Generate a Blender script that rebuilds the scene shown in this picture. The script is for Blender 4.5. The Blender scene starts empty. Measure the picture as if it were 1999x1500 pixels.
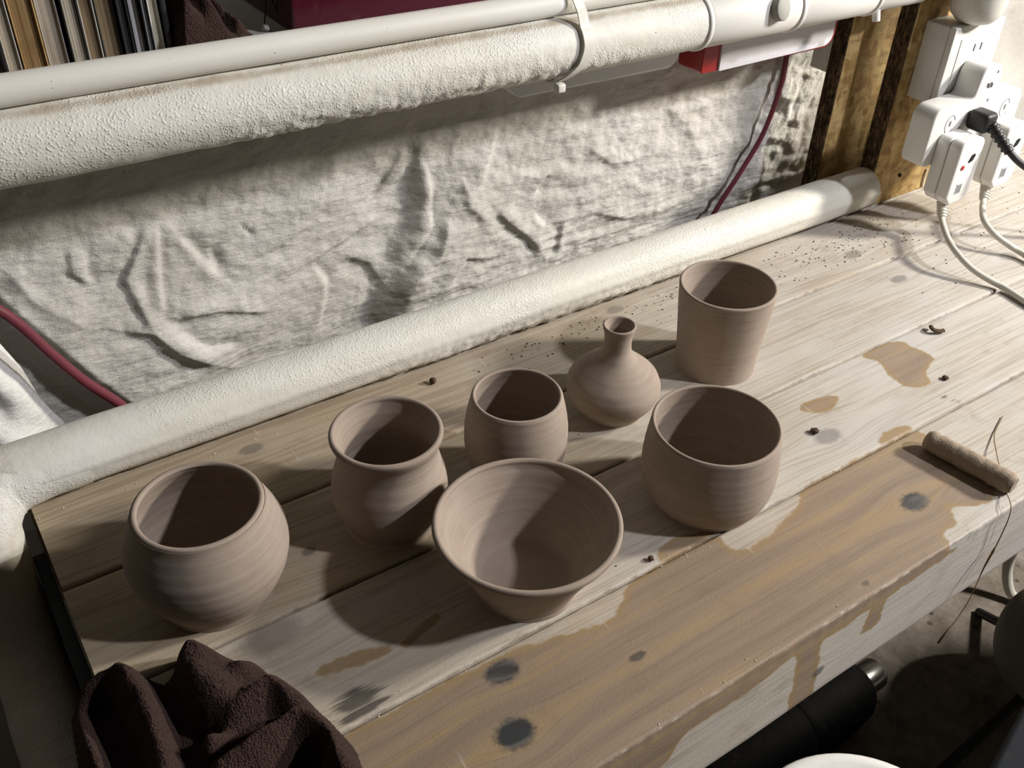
import bpy, bmesh, math, random
import numpy as np
from mathutils import Vector, Matrix, noise as mnoise

random.seed(4)
rng = np.random.default_rng(4)
scene = bpy.context.scene
COL = scene.collection

# ------------------------------------------------------------------ camera
CAM_H = 0.5                                   # camera height above the bench top (z = 0)
R_ = Vector((0.831123, -0.555481, 0.025986))
U_ = Vector((0.318517, 0.513836, 0.796568))
F_ = Vector((0.45583, 0.653769, -0.603991))
cd = bpy.data.cameras.new('camera')
cam = bpy.data.objects.new('camera', cd); COL.objects.link(cam)
m = Matrix.Identity(4)
for i in range(3):
    m[i][0] = R_[i]; m[i][1] = U_[i]; m[i][2] = -F_[i]
m[0][3], m[1][3], m[2][3] = 0, 0, CAM_H
cam.matrix_world = m
cd.sensor_width = 36.0
cd.lens = 1893.76 * 36.0 / 1999.0
cd.clip_start = 0.01
scene.camera = cam

# ------------------------------------------------------------------ world, exposure, lamps
w = bpy.data.worlds.new('world'); scene.world = w; w.use_nodes = True
bg = w.node_tree.nodes['Background']
bg.inputs[0].default_value = (1.0, 0.88, 0.72, 1); bg.inputs[1].default_value = 0.035
vs = scene.view_settings
vs.view_transform = 'Standard'; vs.look = 'None'; vs.gamma = 1.0; vs.use_curve_mapping = False
vs.exposure = 0.0

def lamp(name, loc, target, size, power, color, shape='DISK', spread=180):
    ld = bpy.data.lights.new(name, 'AREA'); ld.shape = shape; ld.size = size
    ld.energy = power; ld.color = color; ld.spread = math.radians(spread)
    o = bpy.data.objects.new(name, ld); COL.objects.link(o)
    o.location = loc
    d = Vector(target) - Vector(loc)
    o.rotation_euler = d.to_track_quat('-Z', 'Y').to_euler()
    return o
lamp('work_lamp', (1.80, -0.95, 1.62), (0.5, 0.45, 0), 0.13, 37, (0.95, 0.945, 1.0))
lamp('side_lamp', (1.88, -0.24, 0.86), (0.5, 0.5, 0), 0.17, 38, (1.0, 0.945, 0.85))
lamp('wall_lamp', (1.60, 0.525, 0.46), (0.88, 0.69, 0.12), 0.03, 0.20, (1.0, 0.96, 0.88), 'DISK', 16)

# ------------------------------------------------------------------ helpers
def tag(o, label=None, cat=None, group=None, kind=None):
    if label: o['label'] = label
    if cat: o['category'] = cat
    if group: o['group'] = group
    if kind: o['kind'] = kind
    return o
def empty(name, loc=(0, 0, 0), rz=0.0):
    o = bpy.data.objects.new(name, None); COL.objects.link(o)
    o.location = loc; o.rotation_euler = (0, 0, rz); o.empty_display_size = 0.02
    return o
def from_py(name, V, Fc, mat=None, parent=None, smooth=True, loc=None):
    me = bpy.data.meshes.new(name)
    me.from_pydata([tuple(v) for v in V], [], [tuple(f) for f in Fc]); me.update()
    return link(name, me, mat, parent, smooth, loc)
def link(name, me, mat=None, parent=None, smooth=True, loc=None):
    if mat: me.materials.append(mat)
    if smooth: me.polygons.foreach_set('use_smooth', [True] * len(me.polygons))
    o = bpy.data.objects.new(name, me); COL.objects.link(o)
    if loc is not None: o.location = loc
    if parent: o.parent = parent
    return o
def from_bm(name, bm, mat=None, parent=None, smooth=False, loc=None):
    bmesh.ops.recalc_face_normals(bm, faces=bm.faces)
    me = bpy.data.meshes.new(name); bm.to_mesh(me); bm.free()
    o = link(name, me, mat, parent, smooth, loc)
    return o
def bevelled_box(x0, x1, y0, y1, z0, z1, r=0.002, seg=3):
    bm = bmesh.new(); bmesh.ops.create_cube(bm, size=1)
    for v in bm.verts:
        v.co = Vector(((x0 + x1) / 2 + v.co.x * (x1 - x0), (y0 + y1) / 2 + v.co.y * (y1 - y0), (z0 + z1) / 2 + v.co.z * (z1 - z0)))
    if r > 0: bmesh.ops.bevel(bm, geom=list(bm.edges), offset=r, segments=seg, profile=0.5, affect='EDGES')
    return bm
def auto_smooth(o, ang=35):
    me = o.data
    me.polygons.foreach_set('use_smooth', [True] * len(me.polygons))
    bm = bmesh.new(); bm.from_mesh(me)
    for e in bm.edges:
        if len(e.link_faces) == 2 and e.calc_face_angle(0) > math.radians(ang): e.smooth = False
    bm.to_mesh(me); bm.free()
    return o
def box(name, x0, x1, y0, y1, z0, z1, mat, parent=None, r=0.002, seg=3, smooth=True):
    o = from_bm(name, bevelled_box(x0, x1, y0, y1, z0, z1, r, seg), mat, parent)
    return auto_smooth(o) if smooth else o
def prism(name, poly, axis, a0, a1, mat, parent=None, r=0.002, seg=3, ang=40):
    """poly: 2D outline in the plane across `axis`; extruded from a0 to a1 with rounded end edges."""
    bm = bmesh.new()
    def pt(u, v, a): return (a, u, v) if axis == 'x' else ((u, a, v) if axis == 'y' else (u, v, a))
    lo = [bm.verts.new(pt(u, v, a0)) for u, v in poly]; hi = [bm.verts.new(pt(u, v, a1)) for u, v in poly]
    n = len(poly)
    f0 = bm.faces.new(lo); f1 = bm.faces.new(hi[::-1])
    for i in range(n): bm.faces.new((lo[i], hi[i], hi[(i + 1) % n], lo[(i + 1) % n]))
    bmesh.ops.recalc_face_normals(bm, faces=bm.faces)
    if r > 0: bmesh.ops.bevel(bm, geom=list(set(f0.edges) | set(f1.edges)), offset=r, segments=seg, profile=0.5, affect='EDGES', clamp_overlap=True)
    o = from_bm(name, bm, mat, parent)
    return auto_smooth(o, ang)
def round_poly(pts, rad, n=6):
    """round the corners of a 2D polygon; rad one number or one per corner"""
    out = []; N = len(pts)
    for i in range(N):
        p = Vector(pts[i]); a = Vector(pts[i - 1]) - p; b = Vector(pts[(i + 1) % N]) - p
        r = rad[i] if hasattr(rad, '__len__') else rad
        la, lb = a.length, b.length; a.normalize(); b.normalize()
        ang = a.angle(b); d = min(r / math.tan(ang / 2), la * 0.49, lb * 0.49); rr = d * math.tan(ang / 2)
        if rr < 1e-5: out.append(tuple(p)); continue
        c = p + (a + b).normalized() * (rr / math.sin(ang / 2))
        s = p + a * d - c; e = p + b * d - c
        a0 = math.atan2(s.y, s.x); a1 = math.atan2(e.y, e.x); da = (a1 - a0 + math.pi) % (2 * math.pi) - math.pi
        for k in range(n + 1):
            t = a0 + da * k / n; out.append((c.x + rr * math.cos(t), c.y + rr * math.sin(t)))
    return out
def catmull(P, n=12):
    P = [Vector(p) for p in P]; out = []
    Q = [P[0] * 2 - P[1]] + P + [P[-1] * 2 - P[-2]]
    for i in range(1, len(Q) - 2):
        for k in range(n):
            t = k / n
            out.append(0.5 * ((2 * Q[i]) + (-Q[i - 1] + Q[i + 1]) * t + (2 * Q[i - 1] - 5 * Q[i] + 4 * Q[i + 1] - Q[i + 2]) * t * t + (-Q[i - 1] + 3 * Q[i] - 3 * Q[i + 1] + Q[i + 2]) * t ** 3))
    out.append(P[-1]); return out
def tube(name, P, rad, mat, parent=None, seg=12, cap=True, radii=None, flat=1.0):
    P = [Vector(p) for p in P]; V = []; Fc = []; up = Vector((0, 0, 1)); prev = None
    for i, p in enumerate(P):
        t = (P[min(i + 1, len(P) - 1)] - P[max(i - 1, 0)]).normalized()
        if prev is None:
            prev = t.orthogonal().normalized() if abs(t.dot(up)) > 0.95 else t.cross(up).normalized()
        n1 = (prev - t * prev.dot(t)).normalized(); n2 = t.cross(n1); prev = n1
        r = radii[i] if radii is not None else rad
        for k in range(seg):
            a = 2 * math.pi * k / seg
            V.append(p + n1 * (r * math.cos(a)) + n2 * (r * flat * math.sin(a)))
    for i in range(len(P) - 1):
        for k in range(seg):
            a, b = i * seg + k, i * seg + (k + 1) % seg
            Fc.append((a, b, b + seg, a + seg))
    if cap:
        Fc.append(tuple(range(seg))[::-1]); Fc.append(tuple((len(P) - 1) * seg + k for k in range(seg)))
    o = from_py(name, V, Fc, mat, parent)
    return auto_smooth(o, 50)
def lathe(name, prof, mat, parent=None, seg=128, loc=None, wobble=0.0, axis='z'):
    V = []; Fc = []; n = len(prof); ph = random.uniform(0, 6)
    for j in range(seg):
        a = 2 * math.pi * j / seg
        for i, (r, z) in enumerate(prof):
            rr = r * (1 + wobble * math.sin(2 * a + ph) + wobble * 0.6 * math.sin(3 * a + 2 * ph + z * 30))
            V.append((rr * math.cos(a), rr * math.sin(a), z))
    for j in range(seg):
        k = (j + 1) % seg
        for i in range(n - 1):
            Fc.append((j * n + i, k * n + i, k * n + i + 1, j * n + i + 1))
    if axis == 'x': V = [(v[2], v[0], v[1]) for v in V]
    if axis == '-y': V = [(v[0], -v[2], v[1]) for v in V]
    me = bpy.data.meshes.new(name); me.from_pydata(V, [], Fc); me.update()
    bm = bmesh.new(); bm.from_mesh(me); bmesh.ops.remove_doubles(bm, verts=bm.verts, dist=1e-6)
    bmesh.ops.recalc_face_normals(bm, faces=bm.faces); bm.to_mesh(me); bm.free()
    o = link(name, me, mat, parent, True, loc)
    return auto_smooth(o, 50)
def attr(o, name, vals):
    a = o.data.attributes.new(name, 'FLOAT', 'POINT'); a.data.foreach_set('value', np.asarray(vals, np.float32))
def seg_dist(P, a, b):
    a = np.array(a, float); b = np.array(b, float); ab = b - a; L = ab @ ab
    t = np.clip(((P - a) @ ab) / max(L, 1e-12), 0, 1)
    return np.linalg.norm(P - (a + t[:, None] * ab), axis=1), t
def poly_sdf(P, poly):
    """signed distance to a polygon, negative inside"""
    d = np.full(len(P), 1e9); ins = np.zeros(len(P), bool); n = len(poly)
    for i in range(n):
        a, b = poly[i], poly[(i + 1) % n]
        d = np.minimum(d, seg_dist(P, a, b)[0])
        c = ((a[1] > P[:, 1]) != (b[1] > P[:, 1]))
        if a[1] != b[1]: ins ^= c & (P[:, 0] < (b[0] - a[0]) * (P[:, 1] - a[1]) / (b[1] - a[1]) + a[0])
    return np.where(ins, -d, d)
def vnoise(P, scale, oct=3, seed=0.0):
    out = np.empty(len(P))
    for i, q in enumerate(P):
        out[i] = mnoise.fractal(Vector((q[0] * scale[0] + seed, q[1] * scale[1] + seed * 1.7, seed)), 0.9, 2.1, oct)
    return out

# ------------------------------------------------------------------ materials
def new_mat(name, rough=0.7, col=(0.8, 0.8, 0.8), spec=0.3):
    mt = bpy.data.materials.new(name); mt.use_nodes = True
    b = mt.node_tree.nodes['Principled BSDF']
    b.inputs['Base Color'].default_value = (*col, 1); b.inputs['Roughness'].default_value = rough
    b.inputs['Specular IOR Level'].default_value = spec
    return mt
class NT:
    def __init__(s, mt): s.t = mt.node_tree; s.b = s.t.nodes['Principled BSDF']
    def n(s, typ, **k):
        nd = s.t.nodes.new(typ)
        for a, v in k.items(): setattr(nd, a, v)
        return nd
    def l(s, a, b): s.t.links.new(a, b)
    def put(s, sock, v):
        if hasattr(v, 'links') or isinstance(v, bpy.types.NodeSocket): s.l(v, sock)
        else: sock.default_value = v
    def obj(s): return s.n('ShaderNodeTexCoord').outputs['Object']
    def mapping(s, v, scale=(1, 1, 1), loc=(0, 0, 0), rot=(0, 0, 0)):
        nd = s.n('ShaderNodeMapping'); s.l(v, nd.inputs['Vector'])
        nd.inputs['Scale'].default_value = scale; nd.inputs['Location'].default_value = loc; nd.inputs['Rotation'].default_value = rot
        return nd.outputs[0]
    def noise(s, v, scale=5, detail=3, rough=0.55, dist=0.0):
        nd = s.n('ShaderNodeTexNoise'); s.l(v, nd.inputs['Vector'])
        nd.inputs['Scale'].default_value = scale; nd.inputs['Detail'].default_value = detail
        nd.inputs['Roughness'].default_value = rough; nd.inputs['Distortion'].default_value = dist
        return nd.outputs['Fac']
    def voro(s, v, scale=5, feature='F1', rnd=1.0, out='Distance'):
        nd = s.n('ShaderNodeTexVoronoi', feature=feature); s.l(v, nd.inputs['Vector'])
        nd.inputs['Scale'].default_value = scale; nd.inputs['Randomness'].default_value = rnd
        return nd.outputs[out]
    def ramp(s, f, stops):
        nd = s.n('ShaderNodeValToRGB'); s.l(f, nd.inputs[0]); e = nd.color_ramp.elements
        while len(e) < len(stops): e.new(0.5)
        for i, (p, c) in enumerate(stops):
            e[i].position = p; e[i].color = (*c, 1) if len(c) == 3 else c
        return nd.outputs[0]
    def step(s, f, a, b):
        nd = s.n('ShaderNodeMapRange', interpolation_type='SMOOTHSTEP'); s.l(f, nd.inputs[0])
        nd.inputs[1].default_value = a; nd.inputs[2].default_value = b
        return nd.outputs[0]
    def mix(s, f, a, b, mode='MIX'):
        nd = s.n('ShaderNodeMix', data_type='RGBA', blend_type=mode)
        s.put(nd.inputs[0], f)
        s.put(nd.inputs[6], (*a, 1) if isinstance(a, tuple) else a); s.put(nd.inputs[7], (*b, 1) if isinstance(b, tuple) else b)
        return nd.outputs[2]
    def math(s, op, a, b=0.0, c=0.0):
        nd = s.n('ShaderNodeMath', operation=op); s.put(nd.inputs[0], a); s.put(nd.inputs[1], b); s.put(nd.inputs[2], c)
        return nd.outputs[0]
    def attr(s, name):
        nd = s.n('ShaderNodeAttribute', attribute_name=name); return nd.outputs['Fac']
    def bump(s, h, strength=0.3, dist=0.001, prev=None):
        nd = s.n('ShaderNodeBump'); s.l(h, nd.inputs['Height'])
        nd.inputs['Strength'].default_value = strength; nd.inputs['Distance'].default_value = dist
        if prev is not None: s.l(prev, nd.inputs['Normal'])
        return nd.outputs[0]
    def color(s, c): s.put(s.b.inputs['Base Color'], c)
    def normal(s, n): s.l(n, s.b.inputs['Normal'])

def clay_material():
    mt = new_mat('leather_hard_clay', 0.86, spec=0.18); t = NT(mt); o = t.obj()
    rings = t.noise(t.mapping(o, (7, 7, 420)), 1.0, 3, 0.6)
    rings2 = t.noise(t.mapping(o, (3, 3, 120)), 1.0, 2, 0.5)
    grain = t.noise(o, 2600, 2, 0.7)
    blot = t.noise(o, 38, 3, 0.6)
    c = t.ramp(blot, [(0.3, (0.305, 0.243, 0.194)), (0.7, (0.362, 0.294, 0.238))])
    c = t.mix(t.math('MULTIPLY', t.step(rings, 0.35, 0.75), 0.45), c, (0.43, 0.36, 0.31))
    c = t.mix(t.math('MULTIPLY', t.step(grain, 0.5, 0.8), 0.35), c, (0.17, 0.12, 0.09))
    t.color(c)
    n = t.bump(rings2, 0.14, 0.0010); n = t.bump(rings, 0.22, 0.0006, n); n = t.bump(grain, 0.28, 0.0005, n)
    t.normal(n); return mt

def wood_material():
    mt = new_mat('bench_wood', 0.72, spec=0.28); t = NT(mt); o = t.obj()
    sep = t.n('ShaderNodeSeparateXYZ'); t.l(o, sep.inputs[0])
    gy = t.attr('grain_v'); pid = t.attr('plank'); dark = t.attr('tone')
    def gv(sx, sy, off=0.0):
        cb = t.n('ShaderNodeCombineXYZ')
        t.l(t.math('MULTIPLY_ADD', sep.outputs[0], sx, off), cb.inputs[0])
        t.l(t.math('MULTIPLY', gy, sy), cb.inputs[1]); t.l(t.math('MULTIPLY', pid, 7.3), cb.inputs[2])
        return cb.outputs[0]
    big = t.noise(gv(2.2, 55), 1.0, 3, 0.5)
    fine = t.noise(gv(9, 420), 1.0, 3, 0.6)
    rings = t.math('SINE', t.math('MULTIPLY_ADD', big, 30.0, 0.0))
    ringm = t.math('MULTIPLY_ADD', rings, 0.5, 0.5)
    natural = t.ramp(ringm, [(0.0, (0.40, 0.335, 0.250)), (0.65, (0.45, 0.385, 0.300)), (1.0, (0.34, 0.275, 0.20))])
    natural = t.mix(t.math('MULTIPLY', t.step(fine, 0.45, 0.8), 0.5), natural, (0.27, 0.205, 0.14))
    # pale clay slip rubbed into the boards
    res = t.math('ADD', t.noise(t.mapping(o, (6, 14, 14)), 1.0, 5, 0.65), t.attr('pale'))
    white = t.mix(t.math('MULTIPLY', t.step(fine, 0.42, 0.68), 0.65), (0.56, 0.53, 0.485), (0.34, 0.30, 0.25))
    cool = t.noise(o, 16, 2, 0.5)
    white = t.mix(t.math('MULTIPLY', t.step(cool, 0.45, 0.7), 0.5), white, (0.53, 0.515, 0.51))
    c = t.mix(t.math('MULTIPLY', t.step(res, 0.32, 0.95), 0.9), natural, white)
    # damp brown stains with ragged outlines
    n1 = t.noise(o, 55, 4, 0.65); n2 = t.noise(gv(20, 260), 1.0, 2, 0.6)
    sd = t.math('ADD', t.attr('stain'), t.math('ADD', t.math('MULTIPLY_ADD', n1, 0.010, -0.005), t.math('MULTIPLY_ADD', n2, 0.003, -0.0015)))
    sm = t.math('SUBTRACT', 1.0, t.step(sd, -0.0013, 0.0013))
    br = t.ramp(t.noise(gv(3.5, 70, 4.0), 1.0, 4, 0.6), [(0.30, (0.225, 0.163, 0.118)), (0.52, (0.290, 0.215, 0.155)), (0.63, (0.335, 0.24, 0.135)), (0.75, (0.30, 0.222, 0.165))])
    br = t.mix(t.math('MULTIPLY', t.step(fine, 0.5, 0.8), 0.45), br, (0.16, 0.115, 0.085))
    rim = t.math('MULTIPLY', t.math('SUBTRACT', 1.0, t.step(t.math('ABSOLUTE', sd), 0.0, 0.007)), 0.7)
    c = t.mix(t.math('MULTIPLY', sm, 0.92), c, br)
    c = t.mix(t.math('MULTIPLY', rim, t.step(sd, 0.002, -0.001)), c, (0.33, 0.23, 0.11))
    # dark scuffs, knots
    sc = t.math('MULTIPLY', t.math('SUBTRACT', 1.0, t.step(t.math('ADD', t.attr('scuff'), t.math('MULTIPLY_ADD', n2, 0.030, -0.013)), -0.003, 0.004)), 0.85)
    c = t.mix(sc, c, (0.055, 0.050, 0.048))
    kn = t.math('ADD', t.attr('knot'), t.math('MULTIPLY_ADD', t.noise(o, 260, 3, 0.6), 0.7, -0.35))
    kcol = t.mix(t.step(fine, 0.4, 0.7), (0.040, 0.042, 0.046), (0.13, 0.125, 0.12))
    c = t.mix(t.math('MULTIPLY', t.step(kn, 0.25, 0.8), t.attr('knot_dark')), c, kcol)
    # crumbs of dry clay trodden in, dark specks, chalky scratches
    sp = t.voro(o, 210); spm = t.math('MULTIPLY', t.math('SUBTRACT', 1.0, t.step(sp, 0.10, 0.17)), t.step(t.math('ADD', t.noise(o, 12, 3, 0.6), t.attr('specks')), 0.62, 0.85))
    c = t.mix(t.math('MULTIPLY', spm, 0.7), c, (0.10, 0.07, 0.05))
    ch = t.noise(t.mapping(o, (60, 9, 60), rot=(0, 0, 0.5)), 1.0, 4, 0.7)
    c = t.mix(t.math('MULTIPLY', t.step(ch, 0.66, 0.74), 0.45), c, (0.66, 0.63, 0.58))
    dirt = t.noise(o, 26, 5, 0.7)
    c = t.mix(t.math('MULTIPLY', t.step(dirt, 0.52, 0.80), 0.40), c, (0.20, 0.15, 0.105))
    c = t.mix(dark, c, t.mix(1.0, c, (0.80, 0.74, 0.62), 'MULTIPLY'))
    # edges and end chips
    ed = t.attr('edge'); edn = t.math('ADD', ed, t.math('MULTIPLY_ADD', t.noise(o, 140, 3, 0.7), 0.006, -0.003))
    c = t.mix(t.math('MULTIPLY', t.math('SUBTRACT', 1.0, t.step(edn, 0.0, 0.0007)), 0.4), c, t.mix(t.step(dirt, 0.4, 0.6), (0.62, 0.55, 0.47), (0.12, 0.085, 0.06)))
    t.color(c)
    t.put(t.b.inputs['Roughness'], t.math('MULTIPLY_ADD', sm, -0.12, 0.74))
    n = t.bump(fine, 0.22, 0.0007); n = t.bump(big, 0.12, 0.0015, n); n = t.bump(t.noise(o, 420, 3, 0.7), 0.30, 0.0006, n)
    n = t.bump(spm, 0.4, 0.0008, n)
    t.normal(n); return mt

def foam_material(name='painted_rough_pipe', base=(0.70, 0.69, 0.645), bump=1.0, stains=0.6):
    mt = new_mat(name, 0.55, spec=0.4); t = NT(mt); o = t.obj()
    big = t.noise(t.mapping(o, (7, 20, 20)), 1.0, 3, 0.6)
    c = t.mix(t.step(big, 0.35, 0.7), (base[0] * 0.95, base[1] * 0.935, base[2] * 0.89), base)
    sp = t.noise(o, 60, 4, 0.7)
    c = t.mix(t.math('MULTIPLY', t.step(sp, 0.60, 0.76), 0.35 * stains), c, (0.32, 0.25, 0.15))
    d = t.voro(o, 130); dm = t.math('MULTIPLY', t.math('SUBTRACT', 1.0, t.step(d, 0.07, 0.11)), t.step(t.noise(o, 30, 2, 0.5), 0.60, 0.66))
    c = t.mix(t.math('MULTIPLY', dm, 0.8), c, (0.09, 0.07, 0.05))
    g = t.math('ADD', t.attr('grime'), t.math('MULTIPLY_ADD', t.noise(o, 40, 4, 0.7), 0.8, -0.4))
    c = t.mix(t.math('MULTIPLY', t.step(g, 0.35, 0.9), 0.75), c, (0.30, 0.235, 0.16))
    t.color(c)
    v = t.voro(o, 560, 'SMOOTH_F1'); pim = t.math('SUBTRACT', 1.0, t.step(v, 0.05, 0.45))
    dens = t.step(t.noise(t.mapping(o, (9, 30, 30)), 1.0, 2, 0.5), 0.36, 0.60)
    n = t.bump(t.math('MULTIPLY', pim, dens), 0.42 * bump, 0.0009)
    n = t.bump(t.noise(o, 190, 4, 0.65), 0.30 * bump, 0.0010, n)
    n = t.bump(t.noise(o, 45, 3, 0.6), 0.22 * bump, 0.003, n)
    t.normal(n); return mt

def linen_material(name='linen', base=(0.66, 0.64, 0.605)):
    mt = new_mat(name, 0.95, spec=0.1); t = NT(mt); o = t.obj()
    warp = t.noise(t.mapping(o, (260, 260, 1500)), 1.0, 3, 0.7); weft = t.noise(t.mapping(o, (1500, 260, 260)), 1.0, 3, 0.7)
    wv = t.math('ADD', warp, weft)
    bl = t.noise(o, 11, 4, 0.6)
    c = t.mix(t.step(bl, 0.3, 0.75), base, (base[0] * 0.86, base[1] * 0.85, base[2] * 0.82))
    c = t.mix(t.math('MULTIPLY', t.step(wv, 0.85, 1.30), 0.55), c, (base[0] * 0.62, base[1] * 0.60, base[2] * 0.57))
    s = t.noise(o, 33, 5, 0.75)
    c = t.mix(t.math('MULTIPLY', t.step(s, 0.60, 0.75), 0.30), c, (0.30, 0.25, 0.19))
    t.color(c)
    n = t.bump(wv, 0.45, 0.0007); n = t.bump(t.noise(t.mapping(o, (70, 70, 190)), 1.0, 4, 0.65), 0.50, 0.0035, n)
    t.normal(n); return mt

def terry_material(name='brown_terry', base=(0.032, 0.0195, 0.017)):
    mt = new_mat(name, 1.0, spec=0.05); t = NT(mt); o = t.obj()
    v = t.voro(o, 800); nz = t.noise(o, 420, 4, 0.7)
    c = t.mix(t.step(v, 0.1, 0.6), (base[0] * 2.1, base[1] * 2.0, base[2] * 2.0), base)
    c = t.mix(t.math('MULTIPLY', t.step(t.noise(o, 60, 4, 0.7), 0.66, 0.74), 0.35), c, (0.25, 0.20, 0.18))
    t.color(c)
    t.b.inputs['Sheen Weight'].default_value = 0.22; t.b.inputs['Sheen Roughness'].default_value = 0.5
    t.b.inputs['Sheen Tint'].default_value = (0.30, 0.22, 0.18, 1)
    n = t.bump(v, 0.9, 0.0013); n = t.bump(nz, 0.6, 0.0012, n); t.normal(n); return mt

def osb_material():
    mt = new_mat('strand_board', 0.75, spec=0.25); t = NT(mt); o = t.obj()
    cols = []
    w_ = t.noise(o, 18, 3, 0.6)
    a = t.voro(t.mapping(o, (110, 110, 42), rot=(0.2, 0.5, 0.3)), 1.0, out='Color'); b = t.voro(t.mapping(o, (60, 120, 120), rot=(0.0, -0.4, 0.7)), 1.0, out='Color')
    sa = t.n('ShaderNodeSeparateColor'); t.l(a, sa.inputs[0]); sb = t.n('ShaderNodeSeparateColor'); t.l(b, sb.inputs[0])
    f = t.math('ADD', t.math('MULTIPLY', sa.outputs[0], 0.35), t.math('ADD', t.math('MULTIPLY', sb.outputs[1], 0.25), t.math('MULTIPLY', w_, 0.55)))
    c = t.ramp(f, [(0.25, (0.22, 0.125, 0.045)), (0.5, (0.40, 0.265, 0.105)), (0.75, (0.56, 0.41, 0.19)), (1.0, (0.34, 0.21, 0.09))])
    st = t.noise(t.mapping(o, (40, 40, 160), rot=(0.3, 0.5, 0)), 1.0, 3, 0.6)
    c = t.mix(t.math('MULTIPLY', t.step(st, 0.5, 0.75), 0.5), c, (0.17, 0.095, 0.035))
    t.color(c); n = t.bump(f, 0.4, 0.0015); n = t.bump(st, 0.3, 0.001, n); t.normal(n); return mt
def osb_edge_material():
    mt = new_mat('strand_board_cut_edge', 0.9, spec=0.1); t = NT(mt); o = t.obj()
    f = t.noise(t.mapping(o, (200, 260, 90)), 1.0, 4, 0.7)
    t.color(t.ramp(f, [(0.35, (0.020, 0.014, 0.009)), (0.55, (0.085, 0.058, 0.032)), (0.72, (0.26, 0.18, 0.095))]))
    t.normal(t.bump(f, 1.0, 0.004)); return mt
def plain(name, col, rough=0.5, spec=0.4, dirt=0.25, dcol=(0.25, 0.2, 0.15), scale=45, bump=0.0):
    mt = new_mat(name, rough, col, spec); t = NT(mt); o = t.obj()
    f = t.noise(o, scale, 5, 0.7)
    t.color(t.mix(t.math('MULTIPLY', t.step(f, 0.52, 0.78), dirt), col, dcol))
    if bump: t.normal(t.bump(t.noise(o, scale * 8, 3, 0.6), bump, 0.001))
    return mt
def pages_material(name, c1, c2):
    mt = new_mat(name, 0.95, spec=0.05); t = NT(mt); o = t.obj()
    f = t.noise(t.mapping(o, (1500, 20, 5)), 1.0, 3, 0.65); g = t.noise(o, 30, 4, 0.6)
    c = t.mix(t.step(f, 0.35, 0.7), c1, c2)
    t.color(t.mix(t.math('MULTIPLY', t.step(g, 0.5, 0.75), 0.4), c, (c2[0] * .6, c2[1] * .55, c2[2] * .5)))
    t.normal(t.bump(f, 0.6, 0.001)); return mt
def concrete_material():
    mt = new_mat('concrete', 0.9, spec=0.2); t = NT(mt); o = t.obj()
    f = t.noise(o, 30, 6, 0.7)
    c = t.ramp(f, [(0.3, (0.13, 0.105, 0.085)), (0.55, (0.24, 0.21, 0.18)), (0.75, (0.33, 0.30, 0.26))])
    v = t.voro(o, 42); m_ = t.math('MULTIPLY', t.math('SUBTRACT', 1.0, t.step(v, 0.10, 0.2)), t.step(t.noise(o, 9, 2, 0.5), 0.45, 0.6))
    c = t.mix(t.math('MULTIPLY', m_, 0.8), c, (0.05, 0.04, 0.03))
    t.color(c); t.normal(t.bump(f, 0.6, 0.004)); return mt

M_clay = clay_material(); M_wood = wood_material(); M_foam = foam_material()
M_pipe = foam_material('smooth_white_pipe', (0.73, 0.72, 0.69), 0.08, 0.35)
M_linen = linen_material(); M_linen2 = linen_material('white_cotton', (0.80, 0.79, 0.77))
M_terry = terry_material(); M_osb = osb_material(); M_osbe = osb_edge_material()
M_white = plain('white_plastic', (0.74, 0.73, 0.70), 0.38, 0.5, 0.22, (0.30, 0.24, 0.18))
M_whiteb = plain('aged_white_plastic', (0.68, 0.66, 0.60), 0.45, 0.4, 0.4, (0.28, 0.22, 0.15))
M_black = plain('black_rubber', (0.022, 0.022, 0.024), 0.5, 0.4, 0.3, (0.10, 0.09, 0.08))
M_cord = plain('white_cord', (0.62, 0.60, 0.53), 0.5, 0.4, 0.3, (0.3, 0.24, 0.17))
M_redcord = plain('red_hose_rubber', (0.15, 0.028, 0.042), 0.5, 0.4, 0.3, (0.12, 0.03, 0.03))
M_red = plain('red_lacquer', (0.30, 0.012, 0.014), 0.35, 0.5, 0.25, (0.10, 0.01, 0.01))
M_maroon = plain('maroon_lacquer', (0.06, 0.003, 0.013), 0.25, 0.5, 0.2, (0.2, 0.1, 0.1))
M_paper = plain('white_felt', (0.70, 0.69, 0.72), 0.95, 0.1, 0.25, (0.45, 0.42, 0.45), 160, 0.4)
M_grey = plain('grey_plastic', (0.36, 0.35, 0.32), 0.6, 0.3, 0.3, (0.2, 0.17, 0.13), 120, 0.2)
M_steel = new_mat('nozzle_steel', 0.25, (0.55, 0.54, 0.52)); M_steel.node_tree.nodes['Principled BSDF'].inputs['Metallic'].default_value = 1.0
M_plaster = plain('white_plaster', (0.46, 0.445, 0.415), 0.95, 0.1, 0.55, (0.36, 0.32, 0.27), 22, 0.7)
M_conc = concrete_material()
M_crumb = plain('dried_clay_crumb', (0.085, 0.058, 0.04), 0.9, 0.1, 0.5, (0.3, 0.24, 0.18), 300)
M_chip = plain('paint_chip', (0.72, 0.66, 0.56), 0.8, 0.2, 0.3)
M_straw = plain('dry_straw', (0.20, 0.13, 0.06), 0.8, 0.2, 0.5, (0.03, 0.02, 0.012), 120)
M_stickw = plain('clay_coated_stick', (0.34, 0.27, 0.205), 0.85, 0.15, 0.6, (0.13, 0.09, 0.06), 90, 0.8)
M_hole = new_mat('dark_slot', 0.9, (0.012, 0.011, 0.010)); M_led = plain('red_button', (0.45, 0.05, 0.035), 0.4)
M_mark = new_mat('grey_print', 0.7, (0.20, 0.20, 0.21)); M_label = new_mat('grey_sticker', 0.6, (0.47, 0.48, 0.50))
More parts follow.
